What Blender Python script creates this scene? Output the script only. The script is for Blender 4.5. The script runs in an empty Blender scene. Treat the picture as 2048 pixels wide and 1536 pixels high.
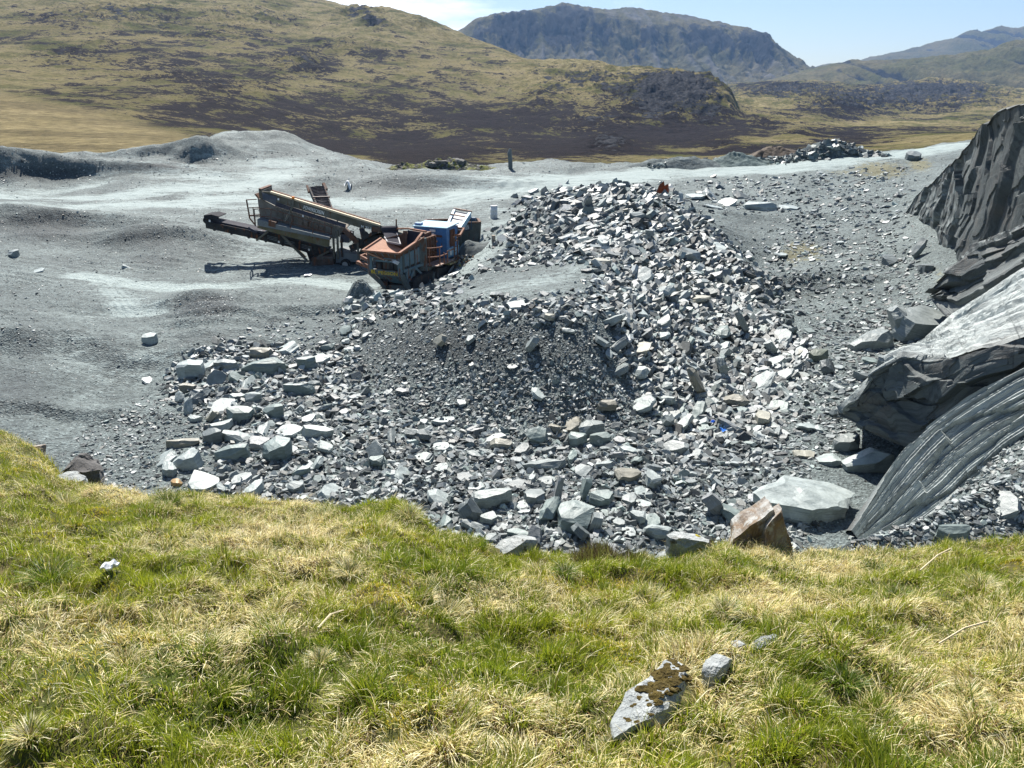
import bpy, bmesh, math, random
import numpy as np
from mathutils import Vector, Matrix, noise as mnoise
rng = np.random.default_rng(7)
random.seed(7)
C = bpy.context.scene.collection
PI = math.pi
# ------------------------------------------------------------------ camera frame
HC = 10.0                       # camera height over the quarry floor
PIT = math.radians(20.6)        # looking down by
F = 1538.0                      # focal length in photo pixels (photo 2048 x 1536)
SP, CP = math.sin(PIT), math.cos(PIT)

def ray(px, py):
    xn = (np.asarray(px, float) - 1024) / F
    yn = (768 - np.asarray(py, float)) / F
    return xn, CP + yn * SP, -SP + yn * CP          # x, y, z components

def P(px, py, Y=None, z=None):
    dx, dy, dz = ray(px, py)
    t = Y / dy if z is None else (z - HC) / dz
    return Vector((float(t * dx), float(t * dy), float(HC + t * dz)))

def tan_down(py):                                    # z drop per metre of Y
    _, dy, dz = ray(1024, py)
    return -dz / dy

def project(X, Y, Z):
    zc = Y * CP - (Z - HC) * SP
    yc = Y * SP + (Z - HC) * CP
    return 1024 + F * X / zc, 768 - F * yc / zc

# ------------------------------------------------------------------ noise
def _h(ix, iy, iz, seed):
    with np.errstate(over='ignore'):
        n = (ix.astype(np.uint32) * np.uint32(374761393) + iy.astype(np.uint32) * np.uint32(668265263)
             + iz.astype(np.uint32) * np.uint32(2147483647 - 58) + np.uint32((seed * 974634777 + 12345) & 0xffffffff))
        n = (n ^ (n >> np.uint32(13))) * np.uint32(1274126177)
        n = (n ^ (n >> np.uint32(16))) * np.uint32(2246822519)
        n = n ^ (n >> np.uint32(15))
    return n.astype(np.float64) / 4294967295.0 * 2 - 1

def vn2(x, y, seed=0):
    x = np.asarray(x, float); y = np.asarray(y, float)
    xi = np.floor(x); yi = np.floor(y)
    fx = x - xi; fy = y - yi
    xi = xi.astype(np.int64); yi = yi.astype(np.int64); z0 = np.zeros_like(xi)
    u = fx * fx * fx * (fx * (fx * 6 - 15) + 10); v = fy * fy * fy * (fy * (fy * 6 - 15) + 10)
    def g(dx, dy):
        a = _h(xi + dx, yi + dy, z0, seed) * PI
        return np.cos(a) * (fx - dx) + np.sin(a) * (fy - dy)
    a = g(0, 0) * (1 - u) + g(1, 0) * u
    b = g(0, 1) * (1 - u) + g(1, 1) * u
    return (a * (1 - v) + b * v) * 1.5

def vn3(x, y, z, seed=0):
    xi = np.floor(x); yi = np.floor(y); zi = np.floor(z)
    fx = x - xi; fy = y - yi; fz = z - zi
    xi = xi.astype(np.int64); yi = yi.astype(np.int64); zi = zi.astype(np.int64)
    s = lambda t: t * t * (3 - 2 * t)
    u, v, w = s(fx), s(fy), s(fz)
    r = 0
    for dx in (0, 1):
        for dy in (0, 1):
            for dz in (0, 1):
                r = r + _h(xi + dx, yi + dy, zi + dz, seed) * (u if dx else 1 - u) * (v if dy else 1 - v) * (w if dz else 1 - w)
    return r

def fbm(x, y, o=4, seed=0, gain=.5, ridge=False):
    t = 0; a = 1.0; s = 0
    for i in range(o):
        n = vn2(x, y, seed + i * 17)
        if ridge: n = 1 - 2 * np.abs(n)
        t = t + a * n; s += a; a *= gain; x = x * 2.03; y = y * 2.03
    return t / s

def fbm3(x, y, z, o=4, seed=0, gain=.5):
    t = 0; a = 1.0; s = 0
    for i in range(o):
        t = t + a * vn3(x, y, z, seed + i * 17); s += a; a *= gain; x = x * 2.03; y = y * 2.03; z = z * 2.03
    return t / s

def sstep(a, b, x):
    t = np.clip((x - a) / (b - a), 0, 1)
    return t * t * (3 - 2 * t)

# ------------------------------------------------------------------ objects
def tag(o, label=None, cat=None, group=None, kind=None):
    if label: o['label'] = label
    if cat: o['category'] = cat
    if group: o['group'] = group
    if kind: o['kind'] = kind
    return o

def empty(name, loc, label, cat, group=None):
    o = bpy.data.objects.new(name, None); C.objects.link(o)
    o.location = loc; o.empty_display_size = .2
    return tag(o, label, cat, group)

def link(name, me, mat=None, parent=None):
    o = bpy.data.objects.new(name, me); C.objects.link(o)
    if mat is not None:
        me.materials.clear()
        for m in (mat if isinstance(mat, (list, tuple)) else [mat]): me.materials.append(m)
    if parent is not None:
        o.parent = parent
        o.matrix_parent_inverse = Matrix.Translation(-Vector(parent.location))
    return o

def np_mesh(name, v, faces_flat, counts, smooth=False):
    """mesh from flat arrays: verts (N,3), loop vertex indices, loops per face"""
    me = bpy.data.meshes.new(name)
    v = np.ascontiguousarray(v, np.float32); fl = np.ascontiguousarray(faces_flat, np.int32)
    counts = np.asarray(counts, np.int32)
    me.vertices.add(len(v)); me.vertices.foreach_set('co', v.ravel())
    me.loops.add(len(fl)); me.loops.foreach_set('vertex_index', fl)
    st = np.zeros(len(counts), np.int32); st[1:] = np.cumsum(counts)[:-1]
    me.polygons.add(len(counts)); me.polygons.foreach_set('loop_start', st)
    try: me.polygons.foreach_set('loop_total', counts)
    except Exception: pass
    me.polygons.foreach_set('use_smooth', np.full(len(counts), smooth, bool))
    me.update(calc_edges=True)
    me.validate()
    return me

def col_attr(me, name, rgb):
    a = me.color_attributes.new(name, 'FLOAT_COLOR', 'POINT')
    c = np.ones((len(rgb), 4), np.float32); c[:, :3] = rgb
    a.data.foreach_set('color', c.ravel())

def flt_attr(me, name, val):
    a = me.attributes.new(name, 'FLOAT', 'POINT')
    a.data.foreach_set('value', np.ascontiguousarray(val, np.float32).ravel())

def grid_mesh(name, X, Y, Z, smooth=True):
    n, m = X.shape
    v = np.stack([X, Y, Z], -1).reshape(-1, 3)
    i = np.arange(n * m).reshape(n, m)
    q = np.stack([i[:-1, :-1], i[:-1, 1:], i[1:, 1:], i[1:, :-1]], -1).reshape(-1, 4)
    return np_mesh(name, v, q.ravel(), np.full(len(q), 4), smooth)

# ------------------------------------------------------------------ node materials
class NT:
    def __init__(s, name):
        s.m = bpy.data.materials.new(name); s.m.use_nodes = True
        s.t = s.m.node_tree; s.t.nodes.clear()
        s.out = s.t.nodes.new('ShaderNodeOutputMaterial')
    def n(s, typ, **k):
        d = s.t.nodes.new(typ)
        for a, b in k.items():
            if a.startswith('_'): d.inputs[a[1:].replace('_', ' ')].default_value = b
            else: setattr(d, a, b)
        return d
    def l(s, a, b): s.t.links.new(a, b); return b
    def set(s, sock, v):
        if isinstance(v, bpy.types.NodeSocket): s.l(v, sock)
        else: sock.default_value = v
    def coord(s, kind='Object', scale=(1, 1, 1), rot=(0, 0, 0)):
        c = s.n('ShaderNodeTexCoord'); mp = s.n('ShaderNodeMapping')
        mp.inputs['Scale'].default_value = scale; mp.inputs['Rotation'].default_value = rot
        s.l(c.outputs[kind], mp.inputs['Vector']); return mp.outputs['Vector']
    def noise(s, vec, scale, detail=4, rough=.55, dist=0.):
        d = s.n('ShaderNodeTexNoise'); s.l(vec, d.inputs['Vector'])
        d.inputs['Scale'].default_value = scale; d.inputs['Detail'].default_value = detail
        d.inputs['Roughness'].default_value = rough; d.inputs['Distortion'].default_value = dist
        return d.outputs['Fac']
    def voro(s, vec, scale, feature='F1', out='Distance', rnd=1.):
        d = s.n('ShaderNodeTexVoronoi', feature=feature); s.l(vec, d.inputs['Vector'])
        d.inputs['Scale'].default_value = scale; d.inputs['Randomness'].default_value = rnd
        return d.outputs[out]
    def ramp(s, fac, stops, interp='LINEAR'):
        d = s.n('ShaderNodeValToRGB'); s.set(d.inputs['Fac'], fac)
        e = d.color_ramp.elements; d.color_ramp.interpolation = interp
        while len(e) < len(stops): e.new(.5)
        for q, (p, c) in zip(e, stops):
            q.position = p
            q.color = (c, c, c, 1) if isinstance(c, (int, float)) else (*c, 1)
        return d.outputs['Color']
    def mix(s, fac, a, b, mode='MIX'):
        d = s.n('ShaderNodeMix', data_type='RGBA', blend_type=mode)
        s.set(d.inputs[0], fac)
        for k, v in ((6, a), (7, b)):
            if isinstance(v, tuple) and len(v) == 3: v = (*v, 1)
            s.set(d.inputs[k], v)
        return d.outputs[2]
    def math(s, op, a, b=0., clamp=False):
        d = s.n('ShaderNodeMath', operation=op, use_clamp=clamp)
        s.set(d.inputs[0], a); s.set(d.inputs[1], b); return d.outputs[0]
    def attr(s, name, out='Color'):
        d = s.n('ShaderNodeAttribute', attribute_name=name); return d.outputs[out]
    def objcol(s):
        return s.n('ShaderNodeObjectInfo').outputs['Color']
    def bump(s, h, strength=.5, dist=.1, normal=None):
        d = s.n('ShaderNodeBump'); s.l(h, d.inputs['Height'])
        d.inputs['Strength'].default_value = strength; d.inputs['Distance'].default_value = dist
        if normal is not None: s.l(normal, d.inputs['Normal'])
        return d.outputs['Normal']
    def pbr(s, col, rough=.8, spec=.3, metal=0., normal=None):
        b = s.n('ShaderNodeBsdfPrincipled')
        s.set(b.inputs['Base Color'], (*col, 1) if isinstance(col, tuple) and len(col) == 3 else col)
        s.set(b.inputs['Roughness'], rough); s.set(b.inputs['Specular IOR Level'], spec)
        s.set(b.inputs['Metallic'], metal)
        if normal is not None: s.l(normal, b.inputs['Normal'])
        s.l(b.outputs[0], s.out.inputs['Surface']); return s.m
# ------------------------------------------------------------------ ground of the quarry: scattered heights
GP = [  # (photo x, photo y, height z) or (x, y, 'Y', distance)
 (-200,900,.5),(-200,700,.5),(-200,500,1),(-200,400,1),(-200,340,1.2),(-350,600,1.5),(-350,350,2),
 (60,850,.4),(60,700,.3),(60,600,.2),(40,520,.6),(150,520,.3),(60,445,1.0),(250,450,.6),(380,470,.5),
 (300,800,0),(300,620,.1),(300,560,0),(450,590,0),(600,560,0),(650,530,0),(450,520,.1),(330,480,.6),
 (200,930,0),(400,930,0),(600,950,0),(500,800,.3),(450,700,.3),(330,650,.2),(410,607,.75),
 (800,545,0),(900,500,.1),(700,470,0),(550,420,.1),(300,400,.3),(100,400,.4),(0,385,.4),(180,480,.35),
 (0,368,.6),(100,362,.7),(180,350,1.3),(0,328,2.5),(100,327,2.4),(185,321,2.6),(0,322,2.3),
 (440,267,5.2),(500,264,5.3),(570,264,5.2),(600,283,4.2),(640,307,2.8),(690,318,2.2),
 (500,330,2),(540,312,2.8),(480,370,.8),(600,360,.9),(400,342,'Y',94),(402,311,2.9),(380,325,'Y',98),
 (300,323,'Y',97),(300,341,'Y',93.5),(330,300,3.3),(250,316,2.5),(230,340,'Y',93.5),
 (700,390,.2),(700,350,1),(800,390,.2),(800,345,1.1),(900,345,1.0),(900,385,.2),
 (780,337,1.2),(870,337,1.1),(960,337,1.0),(1010,328,1.2),(1100,322,1.4),(1250,326,1.2),
 (700,410,.1),(1000,380,.3),(1000,350,.7),(1150,345,.8),(1300,350,1),(1400,345,1.2),(1550,340,1.6),
 (1700,325,2.4),(1800,312,3.0),(1900,291,3.9),(1980,285,4.4),(1400,330,1.4),(1550,322,1.9),(1650,306,2.6),
 # main rubble heap
 (1190,374,'Y',48),(1130,392,'Y',48),(1290,387,'Y',49),(1050,422,'Y',50),(1000,470,.6),(1010,432,.4),(1350,420,'Y',50),
 (1420,480,1.5),(1480,520,.6),(1540,560,.4),(1560,620,.3),(1610,700,.2),(1650,770,.2),(1560,870,.1),(1500,960,.1),
 (1250,440,'Y',41.6),(1230,500,'Y',35.6),(1205,530,'Y',33.5),(1100,500,'Y',40),(1000,530,1.8),(1100,560,2.9),(950,570,2.4),
 (850,592,1.8),(750,607,1.2),(776,588,-.05),(822,579,.2),(735,592,0),(868,556,.25),(700,585,0),(690,627,.8),
 (1050,618,2.85),(950,613,2.65),(850,625,2.05),(760,640,1.3),(1150,636,2.8),(1230,612,2.75),
 (700,760,.2),(850,822,.1),(1000,845,.1),(1150,850,.3),(1250,790,.8),(1340,700,1.2),(1300,640,1.85),(1000,715,1.62),(1150,715,1.84),(1150,780,1.07),
 (1400,760,.4),(1400,850,.2),(1200,930,.2),(1000,930,0),(800,930,0),(1100,1030,.3),(1300,1050,.2),(1550,1060,.2),
 (1520,545,-.5),(1545,622,-.5),
 # right floor
 (1600,560,.4),(1600,480,.6),(1600,430,.9),(1700,480,.8),(1700,410,1.5),(1780,420,1.6),(1700,600,.5),(1700,700,.3),
 (1700,850,.2),(1650,1000,.2),(1800,650,.5),(1800,540,.7),(1500,440,.8),(1450,400,1),(1330,385,.8),(1820,350,2.2),(1850,310,3.2),
 (1900,1000,1.6),(2048,1050,2.3),(2048,900,2.9),(2048,800,3.2),(1980,870,2.4),(1800,1075,.5),(2200,900,4.2),(2200,600,'Y',24),
 (2200,400,'Y',34),(2048,650,3.6),(2048,560,3.2),(1900,660,1.0),(1900,900,1.0),(1840,900,.3),(1740,1075,.2),
 (2100,300,'Y',52),(2300,300,'Y',52),(2300,280,'Y',90),
 (-200,1130,-.2),(200,1130,-.2),(600,1130,-.2),(1000,1130,-.2),(1400,1130,-.2),(1800,1150,.5),(2250,1150,3.0),
]
gx, gv, gz = [], [], []
for g in GP:
    if len(g) == 4:
        Y = g[3]; z = HC - Y * tan_down(g[1])
    else:
        z = g[2]; Y = (HC - z) / tan_down(g[1])
    p = P(g[0], g[1], Y=Y)
    gx.append(p.x / p.y); gv.append(p.y); gz.append(p.z)
gx, gv, gz = map(np.array, (gx, gv, gz))
# far rim: the spoil runs out and drops to the moor
for q in np.linspace(-.95, .95, 20):
    gx = np.append(gx, [q, q]); gv = np.append(gv, [128, 150]); gz = np.append(gz, [-2.5 if q < .45 else 1.5, -9])
KU, KV, KC = 6.5, 4.2, .12
GU, GV_ = gx * KU, np.log(gv) * KV
_d = np.sqrt((GU[:, None] - GU[None]) ** 2 + (GV_[:, None] - GV_[None]) ** 2 + KC ** 2)
_A = np.block([[_d + .0 * np.eye(len(GU)), np.ones((len(GU), 1))], [np.ones((1, len(GU))), np.zeros((1, 1))]])
GW = np.linalg.solve(_A, np.append(gz, 0))

BROW = [(-800,800,7),(-200,838,7.2),(0,858,7.2),(60,866,7.2),(110,892,7.0),(140,938,6.5),(180,980,5.6),(330,998,5.2),(430,996,5.2),(560,998,5.1),(630,1022,4.9),(700,1016,4.9),(790,1004,4.9),(840,1034,4.7),(880,1074,4.5),(950,1086,4.4),(1050,1116,4.25),(1130,1120,4.2),(1280,1120,4.2),(1400,1102,4.25),(1450,1082,4.3),(1530,1096,4.25),(1600,1118,4.2),(1750,1114,4.2),(1900,1106,4.2),(2048,1084,4.3),(2300,1060,4.5),(2900,1000,5)]
def _td(py):
    yn = (768 - py) / F
    return (SP - yn * CP) / (CP + yn * SP)
def H0_exact(X, Y):
    X = np.asarray(X, float); Y = np.asarray(Y, float); sh = X.shape
    X = X.ravel(); Y = np.maximum(Y.ravel(), .5)
    u = X / Y * KU; v = np.log(Y) * KV; o = np.empty_like(u)
    for i in range(0, len(u), 40000):
        d = np.sqrt((u[i:i + 40000, None] - GU) ** 2 + (v[i:i + 40000, None] - GV_) ** 2 + KC ** 2)
        o[i:i + 40000] = d @ GW[:-1] + GW[-1]
    o = o + np.maximum(14 - Y, 0) * .75
    px = 1024 + F * (X / Y) * .8
    cap = HC - Y * _td(np.interp(px, [b[0] for b in BROW], [b[1] for b in BROW]) - 14) - .45 + np.maximum(Y - 9, 0) * 1.3
    o = np.where(Y < 15, np.minimum(o, cap), o)
    return o.reshape(sh)

_hq = np.linspace(-1.25, 1.25, 460); _hl = np.linspace(math.log(5.), math.log(170), 420)
_hQ, _hY = np.meshgrid(_hq, np.exp(_hl)); _hZ = H0_exact(_hQ * _hY, _hY)
def lattice(q, l, q0, q1, l0, l1, Z):
    m, n = Z.shape
    a = np.clip((q - q0) / (q1 - q0) * (n - 1), 0, n - 1.001); b = np.clip((l - l0) / (l1 - l0) * (m - 1), 0, m - 1.001)
    i = a.astype(int); j = b.astype(int); a = a - i; b = b - j
    return (Z[j, i] * (1 - a) + Z[j, i + 1] * a) * (1 - b) + (Z[j + 1, i] * (1 - a) + Z[j + 1, i + 1] * a) * b
def H0(X, Y):
    X = np.asarray(X, float); Y = np.maximum(np.asarray(Y, float), 5.05)
    return lattice(X / Y, np.log(Y), _hq[0], _hq[-1], _hl[0], _hl[-1], _hZ)

def poly_dist(X, Y, pts):
    """distance in metres to a track given as photo points on the floor"""
    w = [P(px, py, z=z) for px, py, z in pts]
    best = np.full(X.shape, 1e9)
    for a, b in zip(w[:-1], w[1:]):
        ax, ay = a.x, a.y; dx, dy = b.x - ax, b.y - ay
        t = np.clip(((X - ax) * dx + (Y - ay) * dy) / (dx * dx + dy * dy), 0, 1)
        best = np.minimum(best, np.hypot(X - ax - t * dx, Y - ay - t * dy))
    return best

def in_poly(px, py, poly):
    c = np.zeros(np.shape(px), bool); n = len(poly)
    for i in range(n):
        x1, y1 = poly[i]; x2, y2 = poly[(i + 1) % n]
        if y1 == y2: continue
        k = ((py < y1) != (py < y2)) & (px < (x2 - x1) * (py - y1) / (y2 - y1) + x1)
        c ^= k
    return c

TRACKS = [  # (points, width m, weight)
 ([(-100,398,.4),(150,392,.4),(300,385,.4),(480,372,.8),(540,345,1.7),(556,322,2.4)], 3.5, 1.),
 ([(-100,380,.4),(100,378,.4),(300,362,.5),(480,366,.8)], 2.6, .7),
 ([(-100,420,.5),(200,412,.4),(450,405,.2),(650,408,.1),(900,398,.2),(1000,380,.3)], 4.0, .9),
 ([(900,398,.2),(1060,362,.6),(1250,350,.9),(1400,346,1.2),(1550,338,1.6),(1700,322,2.4),(1800,309,3.0),(1900,290,3.9)], 4.4, 1.1),
 ([(1000,380,.3),(1100,372,.5),(1300,356,.9)], 4, .9),
 ([(170,560,0),(260,568,0),(360,575,0),(460,570,0),(560,558,0),(720,572,0)], 1.0, 1.),
 ([(420,545,0),(500,510,.1),(540,455,.1),(560,420,.1)], 2.0, .5),
 ([(215,570,0),(250,610,.1),(330,618,.1)], .9, .6),
 ([(250,610,.1),(290,660,.1),(300,720,.1),(300,800,0)], 1.4, .35),
 ([(140,610,.2),(170,700,.2),(190,800,.1)], 1.6, .35),
 ([(1000,575,2.7),(1080,560,2.9),(1150,545,2.9)], 1.3, .5),
 ([(930,600,2.5),(1020,590,2.8),(1100,595,2.8)], .9, .3),
 ([(960,520,.5),(940,560,.7),(890,570,1.2)], 1.6, .5),
 ([(980,490,.4),(1000,450,.3),(990,420,.3)], 2.0, .45),
]
def dust_at(X, Y):
    d = np.zeros(X.shape)
    for pts, w, a in TRACKS:
        q = poly_dist(X, Y, pts)
        d = np.maximum(d, a * np.exp(-(q / w / 1.25) ** 2))
    return d

BANKS = [  # spoil banks: photo point, half length, half depth, height, floor height there
 (95,462,9,3.4,1.5,.4),(310,485,7,2.6,1.0,.4),(425,606,2.6,1.6,.55,.1),(50,690,4.5,2.2,.8,.2),(800,372,15,3.6,.9,.4),(960,372,9,3,.5,.5),(325,338,8,2.2,1.3,1.2),(80,358,16,2.6,1.6,.7),(402,338,2.6,2.2,1.5,1.3),
 (230,760,1.6,6,-.45,.1),(330,705,3.2,1.8,.5,.2),(150,820,3,1.2,.4,.2),(560,470,6,2.4,.6,.1),(640,640,5,1.6,.45,.2),(250,620,4,1.2,-.35,.1),(1650,560,5,1.8,.5,.5),(1500,440,7,2.2,.5,.8)]
def banks_z(X, Y):
    o = np.zeros(X.shape)
    for px, py, rx, ry, h, z in BANKS:
        c = P(px, py, z=z); dx = (X - c.x) / rx; dy = Y - c.y; dy = np.where(dy < 0, dy / (ry * .55), dy / ry)
        w = .5 * fbm(X / rx * 1.4 + px, Y / ry, 3, 600 + px % 50)
        o = o + h * np.exp(-(np.abs(dx + w * .5) ** 2.4) - np.abs(dy + w) ** 2.2)
    return o
HEAP = [(600,690),(700,610),(800,585),(990,520),(985,470),(1010,425),(1100,385),(1190,360),(1330,372),(1400,440),(1500,520),(1580,620),(1640,700),(1680,790),(1600,880),(1540,960),(1640,1010),(1600,1110),(900,1110),(780,1010),(560,1010),(300,980),(260,900),(330,760),(420,680)]
def ground_z(X, Y, detail=True):
    z = H0(X, Y) + banks_z(X, Y)
    if not detail: return z
    d = np.clip(dust_at(X, Y), 0, 1)
    far = np.clip(Y / 45, .5, 2.2)
    z = z + (1 - .6 * d) * .3 * far * fbm(X * .2 + 7, Y * .2, 5, 3) + (1 - .6 * d) * .05 * fbm(X * 1.3, Y * 1.3, 3, 9)
    z = z + .04 * (1 - .5 * d) * np.clip(.15 + fbm(X * .12 + 5, Y * .12, 2, 14) * 3, 0, 1) * (Y > 30) * np.sin(Y * 6.5 + X * 1.5 + 3 * fbm(X * .4, Y * .4, 2, 13))
    for pts, w, a in TRACKS:                                   # wheel ruts along the tracks
        q = poly_dist(X, Y, pts)
        z = z - .075 * a * np.exp(-(q / w) ** 2) * np.sin(q / w * 9 + 2 * fbm(X * .2, Y * .2, 2, 5)) ** 2
    return z

def build_ground(mat):
    n, m = 980, 900
    px = np.linspace(-420, 2420, n)
    Y = np.exp(np.linspace(math.log(6.0), math.log(150), m))
    PX, YY = np.meshgrid(px, Y)
    X = (PX - 1024) / F * (YY * CP + 7.5 * SP)               # columns fan out from the viewpoint
    Z = ground_z(X, YY)
    me = grid_mesh('ground', X, YY, Z)
    d = dust_at(X, YY) * (.8 + .5 * fbm(X * .12, YY * .3, 3, 31)); d = np.maximum(d, .2 * sstep(40, 62, YY) * (X < 12))
    pxx, pyy = project(X, YY, Z)
    moss = np.zeros(X.shape)
    for cx, cy, rx, ry, a in ((1600,505,60,30,.8),(1580,485,40,14,.5),(1760,340,70,22,.9),(1690,345,60,9,.6),(1840,330,30,16,.9),(900,545,20,8,.5),(1680,500,60,10,.3),(1620,600,40,20,.35),(1880,560,20,40,.5),(1745,330,50,14,.6)):
        moss = np.maximum(moss, a * np.exp(-((pxx - cx) / rx) ** 2 - ((pyy - cy) / ry) ** 2))
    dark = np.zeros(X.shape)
    for cx, cy, rx, ry, a in ((410,610,75,28,1),(90,450,120,40,.95),(300,475,100,40,.7),(780,370,140,26,.6),(300,520,70,20,.6),(60,680,60,60,.5),(900,690,300,70,.8),(430,680,120,30,.55),(70,347,150,17,1.),(325,332,60,9,.95),(405,326,30,10,.7),(520,650,120,40,.3),(880,440,110,16,.25),(30,780,80,70,.6),(60,800,70,40,.6),(150,520,120,14,.4),(420,500,70,40,.35),(220,700,40,70,.3),(250,330,60,8,.4),(1650,560,80,60,.3),(1500,450,90,30,.35)):  # dark gravel, plus shade painted on the berm fronts and heap slope
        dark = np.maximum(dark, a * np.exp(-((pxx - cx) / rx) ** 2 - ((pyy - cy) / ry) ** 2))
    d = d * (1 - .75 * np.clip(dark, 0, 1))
    flt_attr(me, 'dust', d.ravel()); flt_attr(me, 'moss', moss.ravel()); flt_attr(me, 'coarse_shade', dark.ravel())
    return tag(link('ground', me, mat), kind='structure')

# vectorised: where does the ray through a photo pixel meet the floor?
def hit(px, py, y0=8.5, y1=140., n=420):
    px = np.atleast_1d(np.asarray(px, float)); py = np.atleast_1d(np.asarray(py, float))
    dx, dy, dz = ray(px, py)
    res = np.full(len(px), np.nan); done = np.zeros(len(px), bool)
    ys = np.exp(np.linspace(math.log(y0), math.log(y1), n)); prev = np.full(len(px), 9.); py_ = np.full(len(px), y0)
    for y in ys:
        k = ~done
        if not k.any(): break
        t = y / dy[k]
        g = HC + t * dz[k] - HF(t * dx[k], np.full(k.sum(), y))
        pk = prev[k]; cr = g < 0
        idx = np.where(k)[0]
        f = np.where(cr, pk / np.maximum(pk - g, 1e-6), 0)
        res[idx[cr]] = (py_[k] + f * (y - py_[k]))[cr]
        done[idx[cr]] = True
        prev[idx] = g; py_[idx] = y
    res = np.where(np.isnan(res), y1, res)
    X = res * dx / dy
    return X, res, HF(X, res)

# coarse lookup of the height field (bilinear in azimuth / log distance)
_LU, _LV = 700, 700
_lx = np.linspace(-1.0, 1.0, _LU); _lv = np.linspace(math.log(5.5), math.log(150), _LV)
_LX, _LY = np.meshgrid(_lx, np.exp(_lv)); _LZ = ground_z(_LX * _LY, _LY)
def HF(X, Y):
    X = np.asarray(X, float); Y = np.maximum(np.asarray(Y, float), 5.6)
    return lattice(X / Y, np.log(Y), -1., 1., _lv[0], _lv[-1], _LZ)
def HN(X, Y):
    e = .15
    gxn = (HF(X + e, Y) - HF(X - e, Y)) / (2 * e); gyn = (HF(X, Y + e) - HF(X, Y - e)) / (2 * e)
    n = np.stack([-gxn, -gyn, np.ones_like(gxn)], -1)
    return n / np.linalg.norm(n, axis=-1, keepdims=True)

# ------------------------------------------------------------------ grass bank in front
bp, by, bY = map(np.array, zip(*BROW))
def brow(q):                                   # q = X / Y  -> distance of the brow and its height
    px = 1024 + F * q * .864
    Yb = np.interp(px, bp, bY)
    return Yb, HC - Yb * _td(np.interp(px, bp, by))
def bank_z(X, Y, detail=True):
    X = np.asarray(X, float); Y = np.asarray(Y, float)
    q = X / np.maximum(Y, .3)
    Yb, zb = brow(q)
    t = (Y - 1.5) / (Yb - 1.5)
    base = 8.4 + (zb - 8.4) * np.minimum(t, 1) + .05 * np.sin(np.clip(t, 0, 1) * PI)
    over = np.maximum(Y - Yb, 0)
    base = base - over * .55 - np.minimum(over, .9) ** 2 * .9 - np.maximum(over - .9, 0) * 1.1
    if detail:
        a = sstep(0, .4, t + .4)
        base = base + a * (.11 * fbm(X * 1.1 + 3, Y * 1.1, 3, 51) + .095 * fbm(X * 3.1, Y * 3.1 + 9, 2, 52) + .022 * fbm(X * 9, Y * 9, 2, 53))
    return base
def build_bank(mat):
    n, m = 520, 360
    q = np.linspace(-1.9, 1.9, n) ** 1
    s = np.linspace(0, 1, m)
    Q, S = np.meshgrid(q, s)
    Yb, _ = brow(Q)
    YY = .45 + S * (Yb + 3.2 - .45)
    X = Q * YY
    me = grid_mesh('grass_bank', X, YY, bank_z(X, YY))
    return tag(link('grass_bank', me, mat), kind='structure')

# ------------------------------------------------------------------ fells: control columns (photo y, distance)
def fan(name, cols, n, m, r0, r1, mat, noise_fn, px0, px1):
    px = np.linspace(px0, px1, n); rr = np.exp(np.linspace(math.log(r0), math.log(r1), m))
    keys = [c[0] for c in cols]
    prof = np.array([np.interp(np.log(rr), [math.log(r) for _, r in c[1]], [y for y, _ in c[1]]) for c in cols])
    # smooth blend between the columns
    PY = np.empty((m, n))
    for j in range(m): PY[j] = np.interp(px, keys, prof[:, j])
    k = max(3, n // 90)
    ker = np.hanning(k + 2)[1:-1]; ker /= ker.sum()
    pad = np.pad(PY, ((0, 0), (k, k)), mode='edge')
    PY = np.stack([np.convolve(r_, ker, 'same') for r_ in pad])[:, k:-k]
    PX, R = np.meshgrid(px, rr)
    yn = (768 - PY) / F
    dy = CP + yn * SP; dz = -SP + yn * CP
    X = (PX - 1024) / F * R / dy; Z = HC + R / dy * dz
    info = dict(PX=PX, PY=PY, R=R, X=X, Z=Z)
    dZ, attrs = noise_fn(info)
    me = grid_mesh(name, X, R, Z + dZ)
    for a, v in attrs.items(): flt_attr(me, a, v.ravel())
    return tag(link(name, me, mat), kind='structure')

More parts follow.
